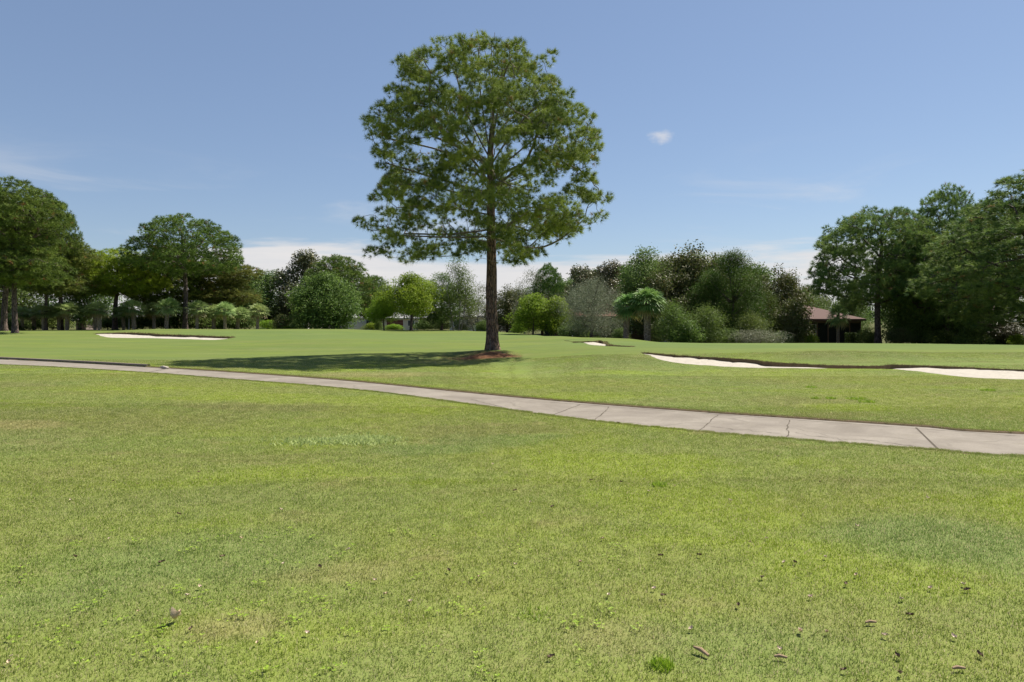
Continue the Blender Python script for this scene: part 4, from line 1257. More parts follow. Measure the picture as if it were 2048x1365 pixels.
def palm_proto(seed, H, W, nfr, mats, tr=.17, lean=.1):
    """cabbage palm: booted trunk, fan fronds as many narrow segments"""
    r = np.random.default_rng(seed); th = H - W * .42
    # trunk with criss-cross boots
    m = MB(); pts = [(lean * (t ** 2) * 1.0, 0, -.2 + (th + .2) * t) for t in np.linspace(0, 1, 10)]
    m.tube(pts, [tr * (1.12 - .1 * math.sin(i)) if i else tr * 1.3 for i in range(10)], 12)
    rows = int(th / .13)
    for i in range(rows):
        z = .15 + i * .13; x = lean * (z / th) ** 2
        for k in range(5):
            a = k * 2 * math.pi / 5 + i * .63; ca, sa = math.cos(a), math.sin(a); w_ = tr * .42
            b = [(x + ca * tr * 1.0 - sa * s * w_, sa * tr * 1.0 + ca * s * w_, z) for s in (-1, 1)]
            tipp = [(x + ca * tr * 1.45 - sa * s * w_ * .45, sa * tr * 1.45 + ca * s * w_ * .45, z + .17) for s in (-1, 1)]
            inn = [(x + ca * tr * .95 - sa * s * w_ * .5, sa * tr * .95 + ca * s * w_ * .5, z + .15) for s in (-1, 1)]
            m.add(b + tipp + inn, [(0, 1, 3, 2), (2, 3, 5, 4), (0, 2, 4), (1, 5, 3)])
    me = bpy.data.meshes.new("trunk"); me.from_pydata(m.v, [], m.f); me.materials.append(mats[0]); me.update()
    V, T, tt = [], [], []
    c0 = np.array([lean, 0, th]); n = 0
    for i in range(nfr):
        a = i * 2.399 + r.uniform(-.2, .2); el = math.radians(84 - 135 * (i / nfr) ** .95)
        d = np.array([math.cos(a) * math.cos(el), math.sin(a) * math.cos(el), math.sin(el)])
        Ls = W * .20 * r.uniform(.85, 1.1); hub = c0 + d * Ls + np.array([0, 0, -.04 * W])
        side = np.cross(d, [0, 0, 1]); side /= (np.linalg.norm(side) + 1e-9); up = np.cross(side, d)
        # petiole
        b = n; w_ = .02
        V += [c0 - side * w_, c0 + side * w_, hub + side * w_, hub - side * w_]; T.append((b, b + 1, b + 2)); T.append((b, b + 2, b + 3)); tt += [.5] * 4; n += 4
        fl = W * .31 * r.uniform(.85, 1.1); ns = 17; tv = r.uniform(.1, .8); dry = i > nfr * .9
        for k in range(ns):
            ph = (k / (ns - 1) - .5) * math.radians(215); dd = d * math.cos(ph) + side * math.sin(ph)
            dd = dd + up * (-.25 * abs(math.sin(ph)) + .12); dd /= np.linalg.norm(dd); ll = fl * (.72 + .28 * math.cos(ph)) * r.uniform(.9, 1.05)
            mid = hub + dd * ll * .6; tip = hub + dd * ll + np.array([0, 0, -.34 * ll * (.5 + .7 * r.random())])
            ws = np.cross(dd, up); ws /= (np.linalg.norm(ws) + 1e-9); ws *= ll * .055
            b = n; V += [hub, mid - ws, mid + ws, tip]; T += [(b, b + 1, b + 2), (b + 1, b + 3, b + 2)]; n += 4
            tt += [(.97 if dry else min(.86, tv + r.uniform(-.15, .15)))] * 4
    cm = mesh_np("crown", np.array(V), np.array(T), mats[1], {'tint': np.array(tt)})
    return (me, cm, H, W)


PR = {}
PR['umbrella'] = pine_proto(31, 15.5, 14, 7.6, 'dome', (M['bark_far'], M['needle_far']), .33, 110)
PR['tallpine'] = pine_proto(33, 16, 13, 5.2, 'tall', (M['bark_far'], M['needle_far']), .25, 130)
PR['roundpine'] = pine_proto(35, 12, 12, 3.0, 'cone', (M['bark_far'], M['needle_far']), .3, 130)
PR['limepine'] = pine_proto(37, 12, 12, 5.2, 'cone', (M['bark_far'], M['needle_lime']), .3, 120)
PR['brownpine'] = pine_proto(39, 14, 11, 5.0, 'tall', (M['bark_far'], M['needle_brown']), .3, 110)
PR['coolpine'] = pine_proto(41, 12, 11, 3.6, 'dome', (M['bark_far'], M['needle_blue']), .27, 130, 18, .36, .034, .42, .85)
PR['coolpine2'] = pine_proto(43, 13, 14, 1.6, 'cone', (M['bark_far'], M['needle_blue']), .3, 190, 18, .36, .034, .46, .88)
PR['oak'] = broad_proto(51, 9, 9, 1.0, 42, 26000, .19, .6, (M['bark_far'], M['leaf_dark']), (.12, .22))
PR['oak2'] = broad_proto(52, 9, 7, .8, 44, 26000, .15, .6, (M['bark_far'], M['leaf_dark']), (.12, .22), shape='oval', scatter=.3)
PR['magnolia'] = broad_proto(53, 8, 7, .6, 50, 20000, .19, .55, (M['bark_far'], M['leaf_mag']), (.10, .20), shape='oval', lay=.65, scatter=.25)
PR['bronze'] = broad_proto(54, 10, 7, 1.0, 46, 18000, .21, .55, (M['bark_far'], M['leaf_brown']), (.10, .2), shape='oval', lay=.5)
PR['laurel'] = broad_proto(55, 7, 8, .9, 46, 28000, .17, .55, (M['bark_far'], M['leaf_bright']), (.13, .24), shape='round', lay=.6)
PR['laurelhi'] = broad_proto(75, 7, 8, 2.0, 46, 26000, .17, .55, (M['bark_far'], M['leaf_bright']), (.10, .22), shape='wide', lay=.6)
PR['ivy'] = broad_proto(56, 7, 8, .1, 56, 30000, .18, .7, (M['bark_far'], M['leaf_mid']), (.14, .24), shape='wide', lay=.6, droop=.6)
PR['olive'] = broad_proto(57, 6, 6.5, .7, 46, 42000, .085, .38, (M['bark_far'], M['leaf_grey']), (.12, .22), shape='wide', lay=.25, droop=1.2, scatter=.6)
PR['airy'] = broad_proto(58, 9, 6, .9, 40, 11000, .14, .5, (M['bark_pale'], M['leaf_mid']), (.08, .17), shape='spire', lay=.2, trunks=3, scatter=1.2, r0=.14)
PR['airygrey'] = broad_proto(59, 8, 6, .9, 34, 9000, .15, .5, (M['bark_pale'], M['leaf_grey']), (.09, .18), shape='oval', lay=.2, trunks=2, scatter=1.2, r0=.14)
PR['cedar'] = broad_proto(60, 9, 6, .2, 64, 42000, .16, .22, (M['bark_far'], M['leaf_cedar']), (.06, .17), shape='oval', lay=.1, droop=-1.6, scatter=.8, flat=1.35)
PR['bush'] = broad_proto(61, 2, 2.6, .02, 22, 5200, .12, .55, (M['bark_far'], M['leaf_mid']), (.16, .3), shape='wide', lay=.5, r0=.04)
PR['bushlime'] = broad_proto(62, 2, 2.6, .02, 22, 5200, .11, .5, (M['bark_far'], M['leaf_bright']), (.16, .3), shape='wide', lay=.4, r0=.04)
PR['bushdark'] = broad_proto(63, 2.4, 3, .02, 26, 6400, .13, .55, (M['bark_far'], M['leaf_dark']), (.14, .28), shape='wide', lay=.5, r0=.05)
PR['bushgrey'] = broad_proto(64, 1.6, 3.4, .02, 30, 7000, .09, .3, (M['bark_far'], M['leaf_grey']), (.12, .24), shape='wide', lay=.2, r0=.04, scatter=.8)
PR['bushmag'] = broad_proto(65, 3.6, 3.8, .05, 34, 8000, .16, .5, (M['bark_far'], M['leaf_mag']), (.12, .24), shape='oval', lay=.6, r0=.06)
PR['laurel2'] = broad_proto(66, 4, 4, .3, 34, 14000, .13, .5, (M['bark_far'], M['leaf_bright']), (.14, .26), shape='round', lay=.6, r0=.08)
PR['shaggy'] = broad_proto(67, 4, 4, .1, 30, 15000, .12, .4, (M['bark_far'], M['leaf_mid']), (.08, .24), shape='oval', lay=.3, r0=.08, scatter=2.2)
PR['palm'] = palm_proto(71, 4.0, 2.9, 34, (M['bark_palm'], M['frond']), .125)
PR['palmb'] = palm_proto(72, 3.7, 2.7, 30, (M['bark_palm'], M['frond']), .12, -.12)
PR['bigpalm'] = palm_proto(73, 4.6, 3.4, 52, (M['bark_palm'], M['frond_green']), .19, -.22)
PR['bigpalmb'] = palm_proto(74, 4.6, 3.2, 56, (M['bark_palm'], M['frond_green']), .19, -.03)

for _k, (_tm, _cm, _H, _W) in list(PR.items()):
    _co = np.empty(len(_cm.vertices) * 3, np.float32); _cm.vertices.foreach_get('co', _co); _co = _co.reshape(-1, 3)
    _hi = float(np.percentile(_co[:, 2], 99.9)); _w = float(np.percentile(_co[:, 0], 99.3) - np.percentile(_co[:, 0], .7) + np.percentile(_co[:, 1], 99.3) - np.percentile(_co[:, 1], .7)) / 2
    PR[_k] = (_tm, _cm, _hi, _w)
_tr = random.Random(77)


def tree(kind, px, D, top, wpx, label, cat, name="tree", group=None, rz=None, sink=0.0, dwf=1.0):
    tm, cm, H0, W0 = PR[kind]
    if kind in ('oak', 'oak2', 'magnolia', 'bronze', 'cedar', 'laurel2'): wpx *= 1.15
    x = (px - 1024) / F * D; z = h(x, D) - sink
    ztop = CZ - (top - HOR) / F * D; W = wpx / F * D
    root = empty(name, (x, D, z), _tr.uniform(0, 6.28) if rz is None else rz)
    root.scale = (W / W0, W / W0 * dwf, (ztop - z) / H0)
    obj("trunk", tm, root); obj("crown", cm, root)
    return tag(root, label, cat, group)


P_, T_, S_ = "pine tree", "tree", "shrub"
tree('tallpine', 30, 70, 357, 190, "tall green pine with dark bare trunk at the left edge", P_, "pine_tree", rz=.4)
tree('brownpine', 8, 76, 385, 150, "pine at the far left edge with paler leaning trunk behind the front pine", P_, "pine_tree", rz=2.5)
tree('umbrella', 92, 84, 388, 120, "dark domed pine crown showing over the left edge pines", P_, "pine_tree", rz=1.5)
tree('brownpine', 122, 86, 468, 125, "bronze tinged pine between left edge pines and the lime pine", P_, "pine_tree", rz=1.0)
tree('oak', 15, 104, 470, 150, "dark oak behind the bare trunks at the left edge", T_, "oak_tree", rz=1)
tree('oak', 160, 104, 512, 110, "dark oak behind the bronze pine at the left", T_, "oak_tree")
tree('limepine', 230, 93, 496, 175, "lime green pine with bare brown trunk behind the palm row", P_, "pine_tree", rz=.3)
tree('umbrella', 370, 92, 430, 205, "umbrella shaped pine with broad flat dome rising above the palms", P_, "pine_tree", rz=.2)
tree('roundpine', 336, 101, 492, 150, "dark thin trunked pine just left behind the umbrella pine", P_, "pine_tree", rz=.9)
tree('brownpine', 440, 104, 515, 150, "reddish green pine right of the umbrella pine", P_, "pine_tree", rz=3.0)
tree('oak', 470, 118, 545, 120, "mid green oak filling behind the right end of the palm row", T_, "oak_tree")
tree('oak', 535, 124, 541, 150, "dark grey green oak left of the bronze topped tree", T_, "oak_tree", rz=2.0)
tree('bronze', 612, 122, 500, 105, "bronze topped tree standing tallest left of the round pine", T_, "tree")
tree('roundpine', 676, 112, 512, 145, "bright round topped pine behind the ivy covered mass", P_, "pine_tree", rz=2.2)
tree('ivy', 652, 91, 546, 142, "dense dark leafy tree hiding the corner of the white house", T_, "leafy_tree", rz=1.2)
tree('roundpine', 748, 118, 552, 80, "small rusty pine behind the white house", P_, "pine_tree")
tree('oak', 752, 150, 580, 90, "hazy distant tree over the white house roof", T_, "oak_tree")
tree('laurelhi', 822, 84, 546, 125, "bright round headed green tree on short dark trunk by the white house", T_, "laurel_tree", rz=.8)
tree('laurelhi', 768, 86, 592, 62, "low bright green lobe tree at left foot of the round headed tree", T_, "laurel_tree")
tree('airy', 915, 86, 506, 92, "tall open crowned tree with pale stems left of the big pine trunk", T_, "tree", rz=.5)
tree('oak2', 884, 90, 545, 80, "dark narrow tree between the round headed tree and the open tree", T_, "tree")
tree('airygrey', 955, 92, 566, 80, "thin olive tree right against the big pine trunk", T_, "tree")
tree('magnolia', 1014, 88, 571, 85, "dark glossy magnolia just right of the big pine trunk", T_, "magnolia_tree")
tree('oak', 1050, 160, 588, 90, "far grey green tree seen in the gap right of the big pine", T_, "oak_tree")
tree('airygrey', 1063, 82, 538, 85, "loose grey leaved tree left of the small flat topped pine", T_, "tree", rz=2)
tree('umbrella', 1097, 84, 527, 62, "small flat topped pine above the bright green trees", P_, "pine_tree", rz=.7)
tree('oak2', 1085, 90, 560, 100, "mid green tree behind the bright twin trees", T_, "tree")
tree('laurel2', 1066, 66, 587, 72, "bright green bushy tree, left of a pair by the black bin", T_, "laurel_tree")
tree('laurel2', 1114, 66, 592, 58, "bright green bushy tree, right of a pair by the black bin", T_, "laurel_tree", rz=1.4)
tree('olive', 1182, 60, 553, 135, "silvery grey small leaved tree before the brown house", T_, "olive_tree")
tree('bronze', 1160, 78, 531, 85, "bronze leaved magnolia showing above left of the silvery tree", T_, "magnolia_tree")
tree('bronze', 1222, 76, 521, 85, "bronze leaved magnolia showing above right of the silvery tree", T_, "magnolia_tree", rz=2.4)
tree('oak2', 1292, 67, 495, 118, "tall feathery dark oak behind the paired palms", T_, "oak_tree")
tree('magnolia', 1385, 68, 489, 145, "large dark magnolia with highest top in the right wood", T_, "magnolia_tree")
tree('magnolia', 1335, 64, 530, 110, "shadowy magnolia under the highest one, right of the palms", T_, "magnolia_tree", rz=2.6)
tree('cedar', 1468, 61, 500, 118, "dark green cedar with ragged upright tips", T_, "cedar_tree")
tree('cedar', 1425, 63, 540, 95, "shorter cedar left of the ragged tipped cedar", T_, "cedar_tree", rz=2)
tree('cedar', 1512, 63, 560, 80, "slim cedar between the tall cedar and the bronze magnolia", T_, "cedar_tree", rz=4)
tree('magnolia', 1556, 66, 533, 100, "bronze and green magnolia left of the maroon roof", T_, "magnolia_tree", rz=1)
tree('oak', 1615, 130, 570, 80, "distant light green tree over the maroon roof", T_, "oak_tree")
tree('bushmag', 1586, 59, 596, 80, "glossy dark magnolia bush overlapping the maroon roofed house", S_, "magnolia_bush")
tree('shaggy', 1342, 54, 598, 80, "light green bushy shrub tree right of the paired palms", S_, "laurel_bush")
tree('shaggy', 1412, 55, 606, 85, "light green bushy shrub under the cedars, left one", S_, "laurel_bush", rz=2)
tree('bush', 1375, 53, 640, 70, "dark ivy shrub between the two light green shrubs", S_, "shrub")
tree('oak', 1285, 88, 520, 170, "deep green oak at the very back behind the paired palms", T_, "oak_tree", rz=1.9)
tree('oak', 1180, 100, 540, 150, "deep green oak far behind the silvery tree and fence", T_, "oak_tree", rz=.9)
tree('bushgrey', 1520, 54, 657, 115, "low spreading silvery shrub below the cedars", S_, "shrub")
tree('shaggy', 1500, 57, 622, 80, "yellow green shrub behind the low silvery shrub", S_, "laurel_bush", rz=3)
tree('bushdark', 1450, 56, 655, 70, "dark low shrub beneath the tall cedar", S_, "shrub")
tree('oak', 1250, 82, 535, 110, "dull green oak filling between silvery tree and feathery oak", T_, "oak_tree", rz=1)
tree('oak2', 1440, 76, 512, 120, "dark oak behind the two cedars", T_, "oak_tree", rz=2)
tree('oak', 1195, 90, 548, 130, "mid green oak behind the silvery tree", T_, "oak_tree", rz=3)
tree('oak', 1600, 84, 580, 90, "green oak behind the bronze and green magnolia", T_, "oak_tree", rz=4)
tree('oak', 1330, 80, 515, 120, "dark oak in the rear between feathery oak and highest magnolia", T_, "oak_tree", rz=5)
tree('oak', 1505, 82, 528, 140, "dark oak in the rear behind the slim cedar", T_, "oak_tree", rz=2.3)
tree('oak2', 1385, 84, 505, 150, "oak at the very back behind the highest magnolia", T_, "oak_tree", rz=.4)
tree('oak', 1130, 96, 560, 120, "grey green oak far behind the bright green tree pair", T_, "oak_tree", rz=5.1)
# right cluster
tree('coolpine', 1756, 58, 417, 245, "wide pine over the maroon roofed house with dark bare trunk", P_, "pine_tree", rz=.3)
tree('coolpine2', 1893, 57, 373, 190, "tall pine left of the largest pine at the right edge", P_, "pine_tree", rz=1.1)
tree('coolpine2', 2112, 45, 333, 440, "largest pine at the right edge with low sweeping limbs", P_, "pine_tree", rz=2.1)
tree('coolpine', 1990, 61, 402, 170, "shaded pine between the tall right pine and the largest one", P_, "pine_tree", rz=4)
tree('oak', 1826, 66, 455, 135, "dark oak packed between the right hand pines", T_, "oak_tree")
tree('ivy', 1850, 60, 540, 130, "dark ivy clad tree right of the wide pine trunk", T_, "leafy_tree")
tree('ivy', 1930, 62, 510, 140, "dark ivy clad tree below the tall right pine", T_, "leafy_tree", rz=3)
tree('oak2', 1705, 74, 560, 60, "silvery dark tree behind the screened porch", T_, "oak_tree")
tree('ivy', 1980, 66, 560, 130, "dark leafy tree behind the arched bronze shrub", T_, "leafy_tree", rz=2)
tree('bushmag', 1800, 54, 655, 62, "dark glossy shrub at the foot of the wide right pine", S_, "magnolia_bush")
tree('bush', 1945, 47.5, 655, 66, "green strappy shrub at the lawn edge under the right pines", S_, "shrub")
tree('bush', 1880, 53, 660, 60, "low ivy shrub between glossy shrub and strappy shrub", S_, "shrub", rz=1)
tree('bronze', 2003, 52, 630, 66, "arched bronze green shrub before the grey roofed house", S_, "shrub")
tree('bushlime', 2036, 49, 668, 34, "small round light green shrub at the right edge", S_, "shrub")

# palms
PX = [(45, 84, 612), (68, 86, 616), (88, 84, 608), (118, 85, 608), (134, 84, 603), (190, 86, 605), (199, 84, 602), (247, 92, 611), (268, 89, 598), (308, 92, 604), (333, 89, 595), (394, 89, 600), (427, 91, 609), (450, 89, 603), (475, 92, 613), (515, 87, 606)]
pal = ["leftmost cabbage palm of the row, behind the pine trunks", "small palm close right of the left edge pines", "palm with rusty trunk left of the pair by the grey shed", "palm with short white ringed trunk, left of the grey shed", "pale fanned palm just left of the grey shed", "rear one of two palms right of the grey shed", "front one of two palms right of the grey shed", "slim palm right of the lime pine trunk, above the bunker", "broad palm above the left part of the bunker", "pale trunked palm right of the broad one above the bunker", "palm just left of the umbrella pine trunk", "first palm right of the umbrella pine trunk", "second palm right of the umbrella pine trunk", "third palm right of the umbrella pine trunk", "slender fourth palm right of the umbrella pine trunk", "rightmost palm of the row, standing apart by the lawn"]
for i, (px, D, top) in enumerate(PX):
    tree('palm' if i % 2 else 'palmb', px, D, top, 44 + (i * 7) % 15, pal[i], "palm tree", "palm_tree", "row of cabbage palms beyond the left bunker")
tree('bigpalmb', 1295, 54.5, 573, 74, "right one of the paired tall palms, shaggy green head", "palm tree", "palm_tree", "paired palms", rz=.5)
tree('bigpalm', 1252, 55.5, 585, 64, "left one of the paired tall palms, leaning and lower headed", "palm tree", "palm_tree", "paired palms", rz=3.3)
tree('palm', 1676, 61, 606, 44, "thin young palm in front of the screened porch", "palm tree", "palm_tree", rz=1)

# understory along the wood edge
us = [(60, 97, 625, 70, 'bushdark', "dark shrub behind the first palms at the left"), (105, 98, 622, 70, 'bush', "green shrub behind the palms left of the grey shed"), (215, 99, 628, 60, 'bushdark', "dark shrub right of the grey shed"), (255, 99, 622, 70, 'bush', "green shrub behind the broad palm"), (300, 98, 618, 80, 'bushdark', "dark shrub behind the pale trunked palm"), (352, 99, 620, 70, 'bush', "green shrub left behind the umbrella pine trunk"),
      (405, 98, 618, 80, 'bushdark', "dark shrub right behind the umbrella pine trunk"), (445, 98, 622, 70, 'bush', "green shrub behind the third palm of the right group"), (490, 98, 620, 70, 'bushdark', "dark shrub left of the rightmost palm"), (535, 93, 640, 44, 'bushlime', "lime shrub beside the rightmost palm"), (563, 92, 628, 42, 'bushmag', "glossy rounded shrub in front of the small grey roofed house"), (575, 91, 652, 34, 'bushlime', "low lime shrub below the glossy rounded one"), (520, 88, 655, 26, 'bushdark', "tiny dark shrub at the foot of the rightmost palm"),
      (20, 84, 640, 80, 'bush', "green shrub at the left edge behind the pine trunks"), (590, 95, 640, 30, 'bush', "small green shrub at the left foot of the dense leafy tree"), (745, 92, 645, 34, 'bushlime', "yellow green shrub below the white house window"), (757, 90, 638, 18, 'bushdark', "small cone shaped shrub by the white house garage"), (790, 91, 648, 40, 'bushlime', "lime shrub in front of the brown garage door"), (848, 93, 642, 50, 'bush', "green shrub right of the round headed tree trunk"),
      (880, 92, 640, 50, 'bushdark', "dark shrub under the narrow dark tree"), (925, 92, 648, 36, 'bush', "green shrub among the pale stems"), (968, 84, 640, 34, 'bushdark', "clipped dark shrub left against the big pine trunk"), (1040, 76, 642, 34, 'bushlime', "light shrub beside the parked car"), (1140, 63, 645, 50, 'bushdark', "dark shrub right of the black bin"), (1165, 62, 640, 60, 'bush', "green shrub under the silvery tree, left side"), (1215, 64, 640, 60, 'bushdark', "dark shrub under the silvery tree, right side"),
      (1318, 58, 640, 50, 'bushmag', "dark glossy shrub against the white wall right of the palms"), (1240, 57, 655, 34, 'bushdark', "dark shrub at the foot of the paired palms"), (1560, 57, 662, 50, 'bushdark', "low dark shrub left of the screened porch"), (1625, 58, 668, 30, 'bushlime', "tiny light shrub by the porch door"), (1735, 60, 655, 44, 'bushdark', "dark shrub right of the screened porch"), (1840, 56, 640, 60, 'bush', "green ivy shrub in the middle of the right cluster"), (1905, 58, 630, 70, 'bushdark', "dark shrub behind the strappy shrub"), (1985, 55, 655, 60, 'bushdark', "dark shrub under the arched bronze shrub")]
for (px, D, top, wpx, kd, lab) in us:
    tree(kd, px, D, top, wpx, lab, S_, "shrub", "shrubs along the wood edge")


def far_wood():
    """distant wood seen through the gaps: one uncountable mass of leaf clumps on hidden ground"""
    r = np.random.default_rng(99); C = []
    for i in range(230):
        u = r.uniform(-1.05, 1.05); D = r.uniform(150, 215)
        if -.16 < u < .0 and r.random() < .35: continue
        top = r.uniform(582, 612) if abs(u) > .3 else r.uniform(592, 618)
        hh = CZ + (HOR - top) / F * D + .8
        for k in range(5):
            C.append((u * D + r.normal(0, 3), D + r.normal(0, 3), -.8 + hh * r.uniform(.25, .85), r.uniform(1.3, 2.3)))
    C = np.array(C); n = 70000; pk = r.integers(0, len(C), n); d = r.normal(0, 1, (n, 3)); d /= np.linalg.norm(d, axis=1)[:, None]
    pts = C[pk, :3] + d * (C[pk, 3] * r.uniform(.7, 1.1, n))[:, None]
    V, Fq = leaf_cloud(pts, d, .55, .6, 5, .5)
    o = obj("distant_wood", mesh_np("distant_wood", V, Fq, M['leaf_dark'], {'tint': np.repeat(r.random(n) * .86, 4)}))
    tag(o, "far dark wood closing the view behind houses and trees", kind='stuff'); o['category'] = 'wood'


far_wood()

# ------------------------------------------------------------------ houses and small things
M['white'] = plain('white_paint', (0.72, 0.70, 0.66), .6, .3, .05, 3, .05)
M['cream'] = plain('cream_stucco', (0.62, 0.56, 0.47), .8, .2, .08, 12, .2)
M['greyroof'] = plain('grey_shingle', (0.30, 0.30, 0.30), .9, .15, .2, 9, .5)
M['redroof'] = plain('maroon_shingle', (0.118, 0.074, 0.064), .9, .15, .2, 8, .5)
M['rustroof'] = plain('rust_shingle', (0.135, 0.065, 0.050), .9, .15, .2, 8, .5)
M['taupe'] = plain('taupe_siding', (0.20, 0.165, 0.145), .8, .2, .12, 8, .2)
M['brownwall'] = plain('brown_siding', (0.11, 0.075, 0.055), .85, .2, .15, 8, .3)
M['maroondoor'] = plain('maroon_door', (0.13, 0.035, 0.028), .5, .4, .1, 5, .1)
M['glass'] = plain('dark_glass', (0.05, 0.065, 0.075), .08, .7, .1, 1, 0)
M['screen'] = plain('dark_screen', (0.018, 0.022, 0.022), .7, .2, .2, 4, .1)
M['frame'] = plain('brown_frame', (0.15, 0.10, 0.085), .7, .3, .1, 5, .1)
M['whiteframe'] = plain('white_frame', (0.7, 0.7, 0.68), .5, .3, .05, 5, .05)
M['fence'] = plain('fence_wood', (0.125, 0.085, 0.060), .85, .2, .25, 6, .4)
M['black'] = plain('black_plastic', (0.016, 0.017, 0.018), .5, .4, .1, 5, .05)
M['rubber'] = plain('tyre_rubber', (0.02, 0.02, 0.02), .8, .2, .1, 5, .05)
M['carpaint'] = plain('beige_car_paint', (0.42, 0.37, 0.32), .3, .6, .05, 5, 0)
M['chrome'] = plain('wheel_metal', (0.4, 0.4, 0.42), .3, .7, .05, 5, 0)
M['blue'] = plain('blue_paint', (0.05, 0.09, 0.24), .5, .4, .1, 5, .05)
M['teal'] = plain('teal_canvas', (0.16, 0.34, 0.28), .7, .2, .1, 5, .1)
M['brick'] = plain('brick_red', (0.23, 0.095, 0.065), .9, .15, .25, 6, .4)


def house(name, px0, px1, D, label, wallm, roofm, eave, ridge, depth=9.0, rz=0.0, wins=(), hip=True, base=-.9, over=.45, gable_front=False, chimney=False, cat="house"):
    """local frame: x along the front (towards +x right), y into the depth, front at y=0"""
    x0 = (px0 - 1024) / F * D; x1 = (px1 - 1024) / F * D; W = x1 - x0
    root = empty(name, ((x0 + x1) / 2, D, base), rz); tag(root, label, cat)
    a = W / 2
    MB().box(-a, a, 0, depth, -.3, eave).build("wall", wallm, root)
    m = MB(); o = over; e = eave - .04; t = .16
    if gable_front:
        V = [(-a - o, -o, e), (a + o, -o, e), (a + o, depth + o, e), (-a - o, depth + o, e), (0, -o, ridge), (0, depth + o, ridge)]
        m.add([(p[0], p[1], p[2] + t) for p in V] + V, [(0, 4, 5, 3), (4, 1, 2, 5), (9 - 3, 9, 11, 10), (7, 8, 11, 10), (0, 1, 4), (2, 3, 5), (0, 6, 7, 1), (1, 7, 8, 2), (2, 8, 9, 3), (3, 9, 6, 0)])
    else:
        ins = depth / 2 * .9 if hip else 0
        V = [(-a - o, -o, e), (a + o, -o, e), (a + o, depth + o, e), (-a - o, depth + o, e)]
        R_ = [(-a - o + ins, depth / 2, ridge), (a + o - ins, depth / 2, ridge)]
        top = [(p[0], p[1], p[2] + t) for p in V]
        m.add(top + R_ + V, [(0, 1, 5, 4), (1, 2, 5), (2, 3, 4, 5), (3, 0, 4), (0, 6, 7, 1), (1, 7, 8, 2), (2, 8, 9, 3), (3, 9, 6, 0), (9, 8, 7, 6)])
    m.build("roof", roofm, root)
    for (kind, wx0, wx1, z0, z1) in wins:
        fr = M['whiteframe'] if kind == 'window' else M['frame']
        fm = MB(); b = .07
        fm.box(wx0 - b, wx1 + b, -.05, .0 - .003, z1, z1 + b).box(wx0 - b, wx1 + b, -.06, -.003, z0 - b, z0).box(wx0 - b, wx0, -.05, -.003, z0, z1).box(wx1, wx1 + b, -.05, -.003, z0, z1)
        if kind == 'window':
            cx = (wx0 + wx1) / 2; fm.box(cx - .025, cx + .025, -.045, -.003, z0, z1)
            w_ = obj_part("window", fm, fr, root)
            MB().box(wx0, wx1, -.02, -.004, z0, z1).build("pane", M['glass'], w_)
        elif kind == 'door':
            w_ = obj_part("door", fm, fr, root)
            MB().box(wx0, wx1, -.03, -.004, z0, z1).build("door_panel", M['frame'], w_)
            MB().box(wx1 - .12, wx1 - .08, -.07, -.031, 1.0, 1.08).build("handle", M['chrome'], w_)
        elif kind == 'garage':
            w_ = obj_part("garage_door", fm, M['white'], root)
            g = MB(); nrow = 4
            for k in range(nrow):
                zz0 = z0 + (z1 - z0) * k / nrow; g.box(wx0, wx1, -.03, -.004, zz0 + .02, z0 + (z1 - z0) * (k + 1) / nrow)
            g.build("panel", M['maroondoor'], w_)
    if chimney:
        MB().box(a * .3, a * .3 + .7, depth * .45, depth * .45 + .6, eave, ridge + .7).build("chimney", M['brick'], root)
    return root


def obj_part(name, mb, mat, parent): return mb.build(name, mat, parent)


# white house with brown garage behind the round headed tree
house("white_house", 690, 764, 128, "white house wing with grey roof left of the round headed tree", M['white'], M['greyroof'], 2.45, 4.3, 9, math.radians(48), [('window', .6, 1.55, .95, 2.05), ('window', 2.0, 2.45, .95, 2.05)], hip=False, gable_front=False)
house("garage", 764, 838, 126, "low garage wing with maroon door behind round headed tree", M['cream'], M['greyroof'], 2.35, 3.6, 9, math.radians(25), [('garage', -2.6, .5, 0, 2.1), ('window', 1.4, 2.6, 1.0, 2.0)], cat="garage")
house("grey_roofed_house", 536, 606, 124, "small grey roofed house left of the dense leafy tree", M['white'], M['greyroof'], 2.4, 3.9, 8, .15, [('window', 1.2, 1.7, .8, 2.0), ('window', -1.5, -.6, .9, 2.0)])
house("cream_house", 900, 975, 118, "cream walled house seen through the pale stems", M['cream'], M['greyroof'], 2.6, 3.9, 9, .1, [('window', -.4, 1.3, 1.2, 2.1), ('window', -2.6, -1.6, 1.0, 2.1)])
house("grey_shed", 152, 172, 112, "small pale grey shed glimpsed between the palms", M['taupe'], M['greyroof'], 2.1, 2.9, 4, 0, [('door', -.4, .4, 0, 1.9)], cat="shed")
house("brown_house", 1105, 1345, 72, "low brown house with rust roof hidden behind the silvery tree and palms", M['brownwall'], M['rustroof'], 2.6, 4.1, 10, 0, [('door', 4.2, 5.2, 0, 2.1), ('window', -3.4, -1.6, .9, 2.1), ('window', .2, 2.0, .9, 2.1)])
MBw = MB().box(0, 1.3, 0, .25, -.3, 2.5); pw = MBw.build("garden_wall", M['white']); pw.location = ((1317 - 1024) / F * 62, 62, -.8); tag(pw, "short white garden wall right of the paired palms", "wall")
MB().box(-.06, 1.36, -.06, .31, 2.5, 2.58).build("wall_cap", M['stone'], pw)


